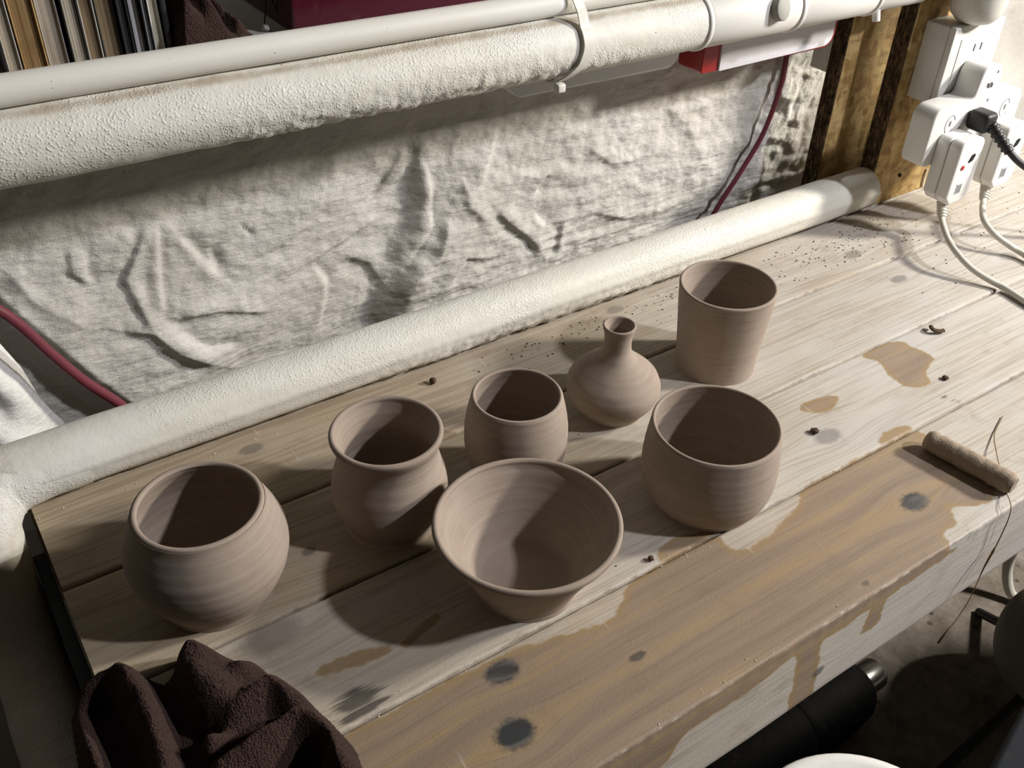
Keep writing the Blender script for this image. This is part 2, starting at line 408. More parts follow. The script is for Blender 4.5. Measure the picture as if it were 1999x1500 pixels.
M_drill = plain('black_tool_plastic', (0.003, 0.003, 0.0035), 0.7, 0.15, 0.3, (0.05, 0.05, 0.05))
M_darkfill = plain('dark_filler_plastic', (0.012, 0.015, 0.020), 0.6, 0.2, 0.3, (0.04, 0.04, 0.04))
mtub = new_mat('frosted_plastic', 0.35, (0.90, 0.90, 0.91)); mtub.node_tree.nodes['Principled BSDF'].inputs['Transmission Weight'].default_value = 0.25
M_shelf = plain('grey_shelf', (0.42, 0.40, 0.37), 0.9, 0.15, 0.5, (0.2, 0.17, 0.14), 60, 0.4)

# ------------------------------------------------------------------ setting
tag(box('floor', -0.8, 3.0, -0.9, 1.0, -0.54, -0.50, M_conc, r=0), kind='structure')
tag(box('wall_back', -0.8, 0.93, 0.97, 1.0, -0.5, 1.1, M_plaster, r=0), kind='structure')

# rough plaster wall to the right of the posts (uneven surface)
def plaster_wall():
    nx, nz = 90, 90; xs = np.linspace(0.93, 2.2, nx); zs = np.linspace(-0.5, 1.0, nz); V = []; Fc = []
    for j in range(nz):
        for i in range(nx):
            d = 0.012 * mnoise.fractal(Vector((xs[i] * 9, zs[j] * 9, 2.0)), 0.9, 2.1, 4)
            V.append((xs[i], 0.715 - d, zs[j]))
    for j in range(nz - 1):
        for i in range(nx - 1):
            a = j * nx + i; Fc.append((a, a + 1, a + nx + 1, a + nx))
    k = len(V)
    V += [(0.93, 1.0, -0.5), (2.2, 1.0, -0.5), (2.2, 1.0, 1.0), (0.93, 1.0, 1.0)]
    Fc += [(k, k + 1, nx - 1, 0), (k + 3, k + 2, nx * nz - 1, nx * (nz - 1)), (k, 0, nx * (nz - 1), k + 3), (k + 1, k + 2, nx * nz - 1, nx - 1), (k, k + 3, k + 2, k + 1)]
    return from_py('wall_right', V, Fc, M_plaster)
tag(plaster_wall(), kind='structure')

# ------------------------------------------------------------------ workbench of square boards
BX1 = 1.75
EDGES = [0.2190, 0.3165, 0.4135, 0.5105, 0.6045, 0.657]
THICK = 0.104
FRONT_STAIN = [(0.0, 0.317), (0.0984, 0.3135), (0.2085, 0.3135), (0.248, 0.3064), (0.2812, 0.2973), (0.2934, 0.2978), (0.3088, 0.3057), (0.325, 0.3175),
    (0.371, 0.3175), (0.402, 0.3175), (0.4016, 0.300), (0.4074, 0.2952), (0.424, 0.2923), (0.470, 0.3032), (0.4792, 0.3075), (0.4889, 0.3177), (0.5706, 0.3178), (0.6252, 0.3178), (0.6249, 0.3031), (0.6201, 0.259),
    (0.6141, 0.2323), (0.593, 0.2301), (0.5717, 0.2454), (0.5639, 0.237), (0.559, 0.2308), (0.5469, 0.2311), (0.5398, 0.2284), (0.5384, 0.2221), (0.535, 0.215)]
# the same stain running down the front face, unfolded: v = 0.219 + z
DRIP = [(0.535, 0.215), (0.5535, 0.2071), (0.5295, 0.1966 + 0.008), (0.4754, 0.2033), (0.4758, 0.188), (0.4761, 0.1722), (0.458, 0.1745), (0.4577, 0.1806), (0.4585, 0.1935), (0.4588, 0.2027), (0.4259, 0.1982),
    (0.4076, 0.2033), (0.4151, 0.1712), (0.4203, 0.1431), (0.4245, 0.112), (0.3936, 0.112), (0.3994, 0.1278), (0.3941, 0.1467), (0.3949, 0.1623), (0.3887, 0.1807), (0.3881, 0.1945), (0.3822, 0.2062),
    (0.3646, 0.1985), (0.3339, 0.1935), (0.3017, 0.1947), (0.2885, 0.1942), (0.2783, 0.1681), (0.2, 0.160), (0.0, 0.16)]
STAINS = [FRONT_STAIN + DRIP,
    [(0.6657, 0.4125), (0.7202, 0.4125), (0.72, 0.3897), (0.7262, 0.3727), (0.6976, 0.3647), (0.6868, 0.3468), (0.6633, 0.357), (0.6655, 0.3757), (0.6768, 0.3967)],
    [(0.5572, 0.3841), (0.5776, 0.3909), (0.6073, 0.3817), (0.5941, 0.3724), (0.5789, 0.3706)],
    [(0.167, 0.3536), (0.2027, 0.3637), (0.196, 0.3555), (0.171, 0.3477)],
    [(0.108, 0.362), (0.135, 0.366), (0.168, 0.352), (0.140, 0.352)],
    [(0.3434, 0.3165), (0.362, 0.3298), (0.3809, 0.3295), (0.4143, 0.3165)],
    [(0.5825, 0.3165), (0.586, 0.325), (0.614, 0.3290), (0.627, 0.3165)]]
SCUFFS = [[(0.6804, 0.3321), (0.686, 0.3180), (0.6872, 0.3180), (0.6820, 0.3325)], [(0.1124, 0.3349), (0.128, 0.3400), (0.145, 0.3285), (0.134, 0.3172), (0.1115, 0.3200)]]
# x, v, radius along, radius across, darkness
KNOTS = [(0.1587, 0.5785, 0.010, 0.0055, 0.55), (0.1518, 0.4561, 0.0055, 0.004, 0.6), (0.1025, 0.4032, 0.020, 0.011, 0.35), (0.2098, 0.3016, 0.012, 0.0085, 0.95),
    (0.1928, 0.2622, 0.0125, 0.0105, 1.0), (0.5521, 0.2616, 0.0125, 0.0085, 0.95), (0.2875, 0.2653, 0.007, 0.003, 0.8), (0.5551, 0.3489, 0.013, 0.008, 0.45),
    (0.8092, 0.5397, 0.012, 0.007, 0.45), (0.8099, 0.4807, 0.011, 0.006, 0.5), (0.5259, 0.587, 0.010, 0.006, 0.4), (0.457, 0.2277, 0.004, 0.002, 0.6), (0.4189, 0.160, 0.006, 0.005, 0.8), (1.02, 0.36, 0.012, 0.008, 0.5), (0.95, 0.45, 0.012, 0.008, 0.4)]
def chaikin(P, n=2):
    for _ in range(n):
        Q = []
        for i in range(len(P)):
            a, b = P[i], P[(i + 1) % len(P)]
            Q += [(a[0] * .75 + b[0] * .25, a[1] * .75 + b[1] * .25), (a[0] * .25 + b[0] * .75, a[1] * .25 + b[1] * .75)]
        P = Q
    return P
STAINS = [chaikin(STAINS[0], 1)] + [chaikin(P_, 3) for P_ in STAINS[1:]]
def plank(idx, parent):
    v0, v1 = EDGES[idx], EDGES[idx + 1]
    g = [0.0009, 0.0009, 0.0011, 0.0016, 0.0008][idx]
    y0 = v0 + (0.0 if idx == 0 else g); y1 = v1 - g
    r = 0.0022
    prof = []                                  # (y, z, v)
    zb = -THICK
    nf = 36 if idx == 0 else 4
    if idx == 0:                               # front face with rounded lower edge
        R2 = 0.018
        for k in range(7):
            a = math.pi * 1.5 - (math.pi / 2) * k / 6
            prof.append((y0 + R2 + R2 * math.cos(a), zb + R2 + R2 * math.sin(a)))
        for k in range(1, nf): prof.append((y0, zb + R2 + (THICK - R2 - r) * k / nf))
    else:
        for k in range(nf): prof.append((y0, zb + (THICK - r) * k / nf))
    for k in range(5):
        a = math.pi - (math.pi / 2) * k / 4
        prof.append((y0 + r + r * math.cos(a), -r + r * math.sin(a)))
    nt = 36
    for k in range(1, nt): prof.append((y0 + r + (y1 - y0 - 2 * r) * k / nt, 0.0))
    for k in range(5):
        a = math.pi / 2 - (math.pi / 2) * k / 4
        prof.append((y1 - r + r * math.cos(a), -r + r * math.sin(a)))
    prof.append((y1, zb))
    xs = np.concatenate([np.linspace(0.0015, 0.74, 300), np.linspace(0.743, BX1, 230)])
    x_start = [0.004, 0.0025, 0.0015, 0.002, 0.0][idx]
    xs[0] = x_start
    n = len(prof); PR = np.array(prof)
    V = np.empty((len(xs) * n, 3))
    V[:, 0] = np.repeat(xs, n); V[:, 1] = np.tile(PR[:, 0], len(xs)); V[:, 2] = np.tile(PR[:, 1], len(xs))
    vv = np.where(PR[:, 1] > -r * 1.01, PR[:, 0], np.where(PR[:, 0] < (y0 + y1) / 2, y0 + PR[:, 1], y1 - PR[:, 1]))
    P2 = np.stack([V[:, 0], np.tile(vv, len(xs))], 1)
    # ragged board edges and slight unevenness
    e = np.minimum(np.abs(P2[:, 1] - y0), np.abs(P2[:, 1] - y1))
    nzv = np.array([mnoise.fractal(Vector((x * 90, idx * 3.1, s)), 0.8, 2.2, 4) for x in xs for s in (0.0, 5.0)]).reshape(-1, 2)
    near0 = (V[:, 1] < y0 + 0.006) & (V[:, 2] > -0.012); near1 = (V[:, 1] > y1 - 0.006) & (V[:, 2] > -0.012)
    rag = 0.0003
    V[near0, 1] += rag * np.repeat(nzv[:, 0], n)[near0]
    V[near1, 1] += rag * np.repeat(nzv[:, 1], n)[near1]
    if idx == 0:                               # the board is waney towards its right end: lower edge cut back
        k = np.clip((V[:, 0] - 0.36) / 0.08, 0, 1); low = np.clip((np.interp(V[:, 0], [0.40, 0.65, 0.9], [-0.066, -0.038, -0.015]) - V[:, 2]) / 0.06, 0, 1)
        fr = V[:, 1] < 0.26
        V[fr, 1] += (k * low * 0.003)[fr]
    Fc = []
    for i in range(len(xs) - 1):
        for k in range(n - 1):
            a = i * n + k; Fc.append((a, a + 1, a + n + 1, a + n))
    Fc.append(tuple(range(n))[::-1]); Fc.append(tuple((len(xs) - 1) * n + k for k in range(n)))
    for i in range(len(xs) - 1): Fc.append(((i + 1) * n - 1, i * n, (i + 1) * n, (i + 2) * n - 1))
    o = from_py('board', V, Fc, M_wood, parent)
    auto_smooth(o, 50)
    st = np.full(len(V), 1.0)
    for S in STAINS: st = np.minimum(st, poly_sdf(P2, S))
    sc = np.full(len(V), 1.0)
    for S in SCUFFS: sc = np.minimum(sc, poly_sdf(P2, S))
    kn = np.zeros(len(V)); kd = np.zeros(len(V)); warp = np.zeros(len(V))
    for (kx, kv, a, b, dk) in KNOTS:
        dx = (P2[:, 0] - kx) / a; dv = (P2[:, 1] - kv) / b; q = np.sqrt(dx * dx + dv * dv)
        f = np.clip(1.5 - q, 0, 1); m_ = f > kn; kn = np.where(m_, f, kn); kd = np.where(m_, dk, kd)
        warp += b * 1.1 * np.tanh(dv) * np.exp(-(dx / 2.6) ** 2 - (dv / 3.2) ** 2) * -1
    attr(o, 'stain', st); attr(o, 'scuff', sc); attr(o, 'knot', kn); attr(o, 'knot_dark', kd)
    attr(o, 'grain_v', P2[:, 1] + warp); attr(o, 'plank', np.full(len(V), float(idx)))
    attr(o, 'edge', np.clip(e, 0, 1))
    x = V[:, 0]
    pale = np.interp(x, [0, 0.15, 0.35, 0.5, 0.75, 1.2], [[0.0, 0.02, 0.12, 0.2, 0.28, 0.3], [0.12, 0.20, 0.24, 0.28, 0.34, 0.36], [-0.14, -0.06, 0.06, 0.2, 0.33, 0.36], [-0.20, -0.14, -0.02, 0.08, 0.2, 0.3], [-0.1, 0, 0.1, 0.2, 0.25, 0.3]][idx])
    if idx == 0: pale = pale + 0.28 * (P2[:, 1] < 0.216)
    attr(o, 'pale', pale)
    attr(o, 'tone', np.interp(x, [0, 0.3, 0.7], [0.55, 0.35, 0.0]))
    spk = np.exp(-((P2[:, 1] - 0.585) / 0.03) ** 2) * np.interp(x, [0.3, 0.5, 0.8, 1.2], [0.0, 0.22, 0.30, 0.3]) + np.interp(x, [0.7, 0.85, 1.0], [0, 0.22, 0.25]) * (P2[:, 1] > 0.42)
    attr(o, 'specks', spk)
    return o
bench = empty('workbench', (0.0, 0.45, -0.5)); tag(bench, 'long wooden workbench of pale clay-dusted boards carrying all the pots', 'workbench')
bench_parts = empty('unused')
bpy.data.objects.remove(bench_parts)
def reparent(o, par):
    o.parent = par; o.matrix_parent_inverse = Matrix.Translation(-Vector(par.location)); return o
for i in range(5): reparent(plank(i, None), bench)
for lx in (0.12, 1.6):
    for ly in (0.24, 0.60): reparent(box('leg', lx, lx + 0.07, ly + 0.01, ly + 0.08, -0.5, -THICK, M_wood, r=0.003), bench)

reparent(box('dark_gap_strip', -0.0085, 0.0, -0.10, 0.585, -0.100, -0.030, M_darkfill, r=0.001), bench)  # added near-black strip standing in for the shade in the gap beside the bench end

# ------------------------------------------------------------------ pots
def pchip(xs, ys, q):
    xs = np.array(xs, float); ys = np.array(ys, float); h = np.diff(xs); d = np.diff(ys) / h
    mm = np.zeros(len(xs)); mm[0] = d[0]; mm[-1] = d[-1]
    for i in range(1, len(xs) - 1):
        if d[i - 1] * d[i] > 0:
            w1 = 2 * h[i] + h[i - 1]; w2 = h[i] + 2 * h[i - 1]; mm[i] = (w1 + w2) / (w1 / d[i - 1] + w2 / d[i])
    k = np.clip(np.searchsorted(xs, q) - 1, 0, len(xs) - 2); t = (q - xs[k]) / h[k]
    return (2 * t ** 3 - 3 * t ** 2 + 1) * ys[k] + (t ** 3 - 2 * t ** 2 + t) * h[k] * mm[k] + (-2 * t ** 3 + 3 * t ** 2) * ys[k + 1] + (t ** 3 - t ** 2) * h[k] * mm[k + 1]
def pot(name, c, H, ts, rs, wall, label, cat, lip=None, ridge=0.00005, nring=30):
    q = np.linspace(0, 1, 90); r = pchip(ts, rs, q)
    r = r + ridge * np.sin(q * nring * 2) * np.clip(q * 6, 0, 1) * np.clip((1 - q) * 8, 0, 1)
    lip = lip or wall
    th = np.interp(q, [0, 0.1, 0.85, 0.95, 1], [wall * 1.6, wall * 1.3, wall, lip, lip])
    out = [(r[i], q[i] * H) for i in range(len(q))]
    ro, ri = r[-1], r[-1] - lip
    prof = [(0.0, 0.0015), (r[0] - 0.004, 0.0015), (r[0] - 0.002, 0.0)] + out[:-2]
    hl = lip / 2
    for k in range(9):
        a = math.pi * k / 8
        prof.append((ro - hl + hl * math.cos(a), H - hl + hl * math.sin(a)))
    base = 0.006
    inner = [(r[i] - th[i], q[i] * H) for i in range(len(q) - 4, -1, -1) if q[i] * H > base + 0.004 and q[i] * H < H - hl]
    prof += inner
    rb = inner[-1][0]
    prof += [(rb - 0.001, base + 0.002), (rb - 0.004, base + 0.0004), (rb * 0.5, base), (0.0, base)]
    o = lathe(name, prof, M_clay, None, 144, (c[0], c[1], 0.0), 0.0035)
    o.rotation_euler = (0, 0, random.uniform(0, 6.28))
    return tag(o, label, cat)
pot('round_jar', (0.088, 0.4605), 0.0758, [0, .05, .12, .22, .35, .5, .62, .74, .85, .94, 1], [.0388, .0392, .0415, .0455, .0492, .0512, .0506, .0480, .0445, .0415, .0402], 0.0040,
    'big round-bellied clay jar with incurved mouth at left end of bench', 'clay jar')
pot('waisted_jar', (0.2165, 0.4562), 0.081, [0, .04, .10, .22, .35, .5, .65, .76, .85, .92, .97, 1], [.0342, .0332, .0345, .0386, .0408, .0397, .0364, .0347, .0352, .0374, .0386, .0385], 0.0042,
    'clay jar with narrowed neck and flared rolled rim behind the wide bowl', 'clay jar', lip=0.0042)
pot('flared_bowl', (0.2624, 0.3537), 0.0582, [0, .06, .12, .22, .35, .5, .65, .78, .86, .90, .96, 1], [.0352, .0350, .0362, .0384, .0420, .0463, .0510, .0550, .0575, .0598, .0612, .0611], 0.0042,
    'widest pot, a clay bowl with flared conical sides and thick lip', 'clay bowl', lip=0.0044)
pot('small_round_cup', (0.3164, 0.4468), 0.0765, [0, .05, .12, .22, .35, .5, .62, .75, .87, .95, 1], [.0285, .0292, .0318, .0348, .0372, .0381, .0379, .0367, .0349, .0334, .0326], 0.0028,
    'small rounded clay cup directly behind the flared bowl', 'clay cup')
pot('bottle_vase', (0.4288, 0.4709), 0.0829, [0, .03, .10, .2, .3, .4, .5, .58, .66, .76, .87, .95, 1], [.0262, .0272, .0312, .0364, .0384, .0362, .0290, .0208, .0142, .0109, .0110, .0124, .0132], 0.0024,
    'clay bottle vase with slim neck and squat round body', 'clay vase', ridge=0.0001)
pot('tall_cup', (0.5478, 0.4733), 0.0813, [0, .03, .1, .3, .5, .7, .88, 1], [.0350, .0350, .0351, .0362, .0377, .0393, .0405, .0412], 0.0034,
    'tall straight-sided clay cup, rearmost pot on the right', 'clay cup')
pot('tea_bowl', (0.4232, 0.3527), 0.0686, [0, .05, .12, .22, .35, .5, .65, .8, .9, 1], [.0395, .0405, .0440, .0468, .0487, .0492, .0487, .0476, .0467, .0459], 0.0028,
    'deep rounded clay tea bowl with thin rim in front of tall cup', 'clay bowl')

# ------------------------------------------------------------------ pipe frame
def rough_pipe(name, a, b, r, mat, parent, lump=0.0, seed=0.0, ns=260, seg=48, ridge=False, endcap=True, grime=None, lumps_from=None):
    a = Vector(a); b = Vector(b); t = (b - a); L = t.length; t.normalize()
    n1 = t.cross(Vector((0, 0, 1))).normalized(); n2 = t.cross(n1) * -1       # n1 towards the viewer side, n2 up
    V = np.empty((ns * seg, 3)); G = np.empty(ns * seg); k = 0
    for i in range(ns):
        s = i / (ns - 1); p = a + t * (L * s)
        for j in range(seg):
            an = 2 * math.pi * j / seg
            rr = r
            if lump:
                am = lump
                q = Vector((s * L * 16 + seed, math.cos(an) * 1.3, math.sin(an) * 1.3))
                rr += am * mnoise.fractal(q, 0.9, 2.1, 3)
                if lumps_from:                     # lumpy foam along the lower side
                    wgt = max(0.0, min(1.0, (s * L - lumps_from[0]) / 0.08)) * max(0.0, min(1.0, (lumps_from[1] - s * L) / 0.08))
                    side = max(0.0, -math.sin(an) * 0.8 + math.cos(an) * 0.3)
                    rr += wgt * side * 0.0020 * mnoise.fractal(Vector((s * L * 130, math.cos(an) * 4, math.sin(an) * 4 + seed)), 0.8, 2.1, 3)
            if ridge:
                d = (an - math.radians(8) + math.pi) % (2 * math.pi) - math.pi
                rr += 0.0011 * math.exp(-(d / 0.10) ** 2) - 0.0006 * math.exp(-((d + 0.35) / 0.25) ** 2)
            v = p + n1 * (rr * math.cos(an)) + n2 * (rr * math.sin(an))
            V[k] = v; G[k] = grime(s * L + a.x if abs(t.x) > 0.5 else s * L, an) if grime else 0.0; k += 1
    Fc = []
    for i in range(ns - 1):
        for j in range(seg):
            p0, p1 = i * seg + j, i * seg + (j + 1) % seg
            Fc.append((p0, p1, p1 + seg, p0 + seg))
    Fc.append(tuple(range(seg))[::-1]); Fc.append(tuple((ns - 1) * seg + j for j in range(seg)))
    o = from_py(name, V, Fc, mat)
    bm = bmesh.new(); bm.from_mesh(o.data); bmesh.ops.recalc_face_normals(bm, faces=bm.faces); bm.to_mesh(o.data); bm.free()
    auto_smooth(o, 60); attr(o, 'grime', G); reparent(o, parent); return o
frame = empty('scaffold_rails', (-0.032, 0.613, -0.5)); tag(frame, 'white painted pipe frame with rough upper and lower rails behind the pots', 'pipe rails')
PY = 0.613; RL = 0.0232; LZ = RL + 0.0004
rough_pipe('lower_rail', (-0.032, PY, LZ), (0.9035, PY, LZ), RL, M_foam, frame, 0.0006, 1.0, 420, 56, True,
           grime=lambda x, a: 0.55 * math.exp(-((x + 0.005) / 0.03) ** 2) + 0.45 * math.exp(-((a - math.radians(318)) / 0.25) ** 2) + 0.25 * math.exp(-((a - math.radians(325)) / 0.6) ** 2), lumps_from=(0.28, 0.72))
def uz(x): return 0.2585 - 0.0105 * (x + 0.03) / 0.93
rough_pipe('upper_rail', (-0.10, PY, uz(-0.10)), (0.603, PY, uz(0.603)), 0.0231, M_foam, frame, 0.0007, 4.0, 420, 56, False,
           grime=lambda x, a: 0.75 * math.exp(-((a - math.radians(68)) / 0.28) ** 2) + 0.5 * math.exp(-((a - math.radians(300)) / 0.35) ** 2) * (1 if x > 0.25 else 0.3), lumps_from=(0.25, 0.66))
def ring(name, x0, x1, r, mat, par, bev=0.0018):
    prof = [(0.0, x0), (r - bev, x0), (r - bev * 0.3, x0 + bev * 0.3), (r, x0 + bev), (r, x1 - bev), (r - bev * 0.3, x1 - bev * 0.3), (r - bev, x1), (0.0, x1)]
    xm = (x0 + x1) / 2; prof = [(a, b - xm) for a, b in prof]
    o = lathe(name, prof, mat, None, 56, (xm, PY, uz(xm)), 0, 'x'); o.rotation_euler = (0, math.atan(0.0105 / 0.93), 0)
    bpy.context.view_layer.update()
    mw = o.matrix_basis.copy(); o.parent = par; o.matrix_parent_inverse = Matrix.Translation(-Vector(par.location)); return o
ring('sleeve_end', 0.600, 0.606, 0.0246, M_pipe, frame)
ring('tee_fitting', 0.606, 0.714, 0.0232, M_pipe, frame)
ring('tee_collar', 0.7125, 0.7185, 0.0246, M_pipe, frame)
ring('smooth_pipe', 0.716, 0.822, 0.0226, M_pipe, frame)
ring('end_collar', 0.8205, 0.8265, 0.0240, M_pipe, frame)
ring('stub_pipe', 0.825, 0.9035, 0.0215, M_pipe, frame)
# screw cap on the tee
d = Vector((0.20, -0.93, 0.25)).normalized()
capo = lathe('screw_cap', [(0.0, 0.0), (0.0105, 0.0), (0.0105, 0.007), (0.0098, 0.0078), (0.0, 0.0080)], M_grey, None, 40)
capo.location = Vector((0.678, PY, uz(0.678))) + d * 0.0205; capo.rotation_euler = d.to_track_quat('Z', 'Y').to_euler()
reparent(capo, frame); tag(capo, 'grey speckled cap')
screw = tube('screw', [(0.832, PY - 0.012, 0.232), (0.833, PY - 0.014, 0.222)], 0.004, M_white, None, 10); reparent(screw, frame)
def side_rail():
    P = catmull([(0.045, PY, LZ - 0.0006), (0.012, PY - 0.001, LZ - 0.001), (-0.014, 0.607, LZ - 0.005), (-0.029, 0.590, LZ - 0.018), (-0.0325, 0.570, -0.030), (-0.033, 0.540, -0.066), (-0.033, 0.49, -0.084), (-0.033, 0.40, -0.088), (-0.033, 0.30, -0.090), (-0.033, 0.10, -0.090), (-0.033, -0.16, -0.090)], 30)
    sg = 44; V = []; Fc = []; G = []
    for i, p in enumerate(P):
        t = (P[min(i + 1, len(P) - 1)] - P[max(i - 1, 0)]).normalized(); n1 = t.cross(Vector((0, 0, 1))).normalized() * -1; n2 = t.cross(n1); n2 = n2 if n2.z > 0 else -n2
        for j in range(sg):
            an = 2 * math.pi * j / sg
            rr = (0.0238 if i > 60 else 0.0233) * (1 + min(1.0, i / 60.0) * 0.03 * mnoise.fractal(Vector((i * 0.06, math.cos(an) * 1.4, math.sin(an) * 1.4)), 0.9, 2.1, 3))
            V.append(p + n1 * (rr * math.cos(an)) + n2 * (rr * math.sin(an)))
            G.append(0.5 * math.exp(-((p.y - 0.59) / 0.025) ** 2) + 0.45 * math.exp(-((p.y - 0.53) / 0.015) ** 2) + 0.85 * (p.y < 0.58))  # brown dirt, laid on heavily along the low run to deepen its shade
    for i in range(len(P) - 1):
        for j in range(sg):
            p0, p1 = i * sg + j, i * sg + (j + 1) % sg
            Fc.append((p0, p0 + sg, p1 + sg, p1))
    Fc.append(tuple(range(sg))); Fc.append(tuple((len(P) - 1) * sg + j for j in range(sg))[::-1])
    o = from_py('side_rail', V, Fc, M_foam)
    bm = bmesh.new(); bm.from_mesh(o.data); bmesh.ops.recalc_face_normals(bm, faces=bm.faces); bm.to_mesh(o.data); bm.free()
    auto_smooth(o, 60); attr(o, 'grime', G); return o
reparent(side_rail(), frame)
rough_pipe('corner_post', (-0.032, PY, -0.5), (-0.032, PY, 0.36), RL, M_foam, frame, 0.0007, 12.0, 200, 40)
rough_pipe('front_post', (-0.032, -0.15, -0.5), (-0.033, -0.15, -0.07), RL, M_foam, frame, 0.0007, 14.0, 100, 32)
# thin pipe lying on the upper rail, with its narrower continuation
thin = empty('thin_pipe', (0.2, PY, 0.29)); tag(thin, 'thin smooth white pipe lying along the top of the rough rail', 'pipe')
def tz(x): return uz(x) + 0.0231 + 0.0098
rough_pipe('wide_section', (-0.12, PY, tz(-0.12)), (0.455, PY, tz(0.455)), 0.0094, M_pipe, thin, 0.0, 0, 60, 40)
tipp = [(0.0094, 0), (0.0092, 0.0025), (0.0086, 0.0045), (0.0075, 0.006), (0.0, 0.0062)]
to = lathe('rounded_end', tipp, M_pipe, None, 40, (0.4548, PY, tz(0.4548)), 0, 'x'); reparent(to, thin)
rough_pipe('narrow_section', (0.455, PY + 0.001, tz(0.455) - 0.0018), (0.90, PY + 0.001, tz(0.90) - 0.0018), 0.0074, M_whiteb, thin, 0.0, 0, 60, 32)
# cable tie round both pipes
def tie_loop():
    cy, cz = PY, uz(0.465); pts = []
    Rb = 0.0252
    for k in range(41):
        a = math.radians(-112 + 404 * 0 + (k / 40) * 250)       # round the rail front from below
        pts.append((cy - Rb * math.cos(a - math.radians(12)), cz + Rb * math.sin(a - math.radians(12))))
    # replace the top of the loop by an arch over the thin pipe
    pts = [q for q in pts if q[1] < cz + 0.018]
    top = [(cy - 0.0150, cz + 0.0290), (cy - 0.0112, cz + 0.0370), (cy - 0.004, cz + 0.0450), (cy + 0.004, cz + 0.0450), (cy + 0.0112, cz + 0.0370), (cy + 0.0150, cz + 0.0290)]
    front = sorted([q for q in pts if q[0] < cy], key=lambda q: q[1]); back = sorted([q for q in pts if q[0] >= cy], key=lambda q: -q[1])
    loop = front + top + back
    V = []; Fc = []
    n = len(loop); w = 0.0044; th = 0.0012
    for i, (y, z) in enumerate(loop):
        dv = Vector((loop[(i + 1) % n][0] - loop[i - 1][0], loop[(i + 1) % n][1] - loop[i - 1][1])).normalized()
        nx, nz = -dv.y, dv.x
        if nx * (y - cy) + nz * (z - cz - 0.008) < 0: nx, nz = -nx, -nz
        sl = 0.006 * math.sin(math.pi * (z - cz) / 0.06) - 0.010 * max(0.0, (z - cz - 0.005) / 0.04) - 0.012 * max(0.0, (cz - 0.008 - z) / 0.02)
        for sx, st in ((-w, 0), (w, 0), (w, th), (-w, th)):
            V.append((0.470 + sl + sx, y + nx * st, z + nz * st))
    for i in range(n):
        for k in range(4):
            a = i * 4 + k; b = i * 4 + (k + 1) % 4; c = ((i + 1) % n) * 4 + (k + 1) % 4; e = ((i + 1) % n) * 4 + k
            Fc.append((a, b, c, e))
    o = from_py('strap', V, Fc, M_whiteb, None, False)
    bm = bmesh.new(); bm.from_mesh(o.data); bmesh.ops.recalc_face_normals(bm, faces=bm.faces); bm.to_mesh(o.data); bm.free()
    return auto_smooth(o, 40)
tie = empty('cable_tie', (0.465, PY, 0.23)); tag(tie, 'white cable tie strapping the thin pipe to the rough upper rail', 'cable tie')
reparent(tie_loop(), tie)
reparent(box('tie_head', 0.449, 0.457, PY - 0.019, PY - 0.012, 0.2225, 0.2295, M_whiteb, r=0.0015), tie)

# ------------------------------------------------------------------ cloth hung behind the rails
CY = 0.700
def ridge_h(P, poly, wid, amp, asym=0.0):
    """height of a soft crease along a polyline, in depth units towards the viewer"""
    best = np.full(len(P), 1e9); side = np.zeros(len(P)); tt = np.zeros(len(P)); N = len(poly) - 1
    for i in range(N):
        d, t = seg_dist(P, poly[i], poly[i + 1]); a = np.array(poly[i]); b = np.array(poly[i + 1])
        s = (b[0] - a[0]) * (P[:, 1] - a[1]) - (b[1] - a[1]) * (P[:, 0] - a[0])
        m_ = d < best; best = np.where(m_, d, best); side = np.where(m_, np.sign(s), side); tt = np.where(m_, (i + t) / N, tt)
    q = best / wid
    env = np.clip(tt * 6, 0, 1) * np.clip((1 - tt) * 6, 0, 1); env = np.maximum(env, 0.25)
    return amp * env * (0.75 * np.exp(-1.6 * q) + 0.25 * np.exp(-q * q) + asym * side * q * np.exp(-q * q * 0.5))
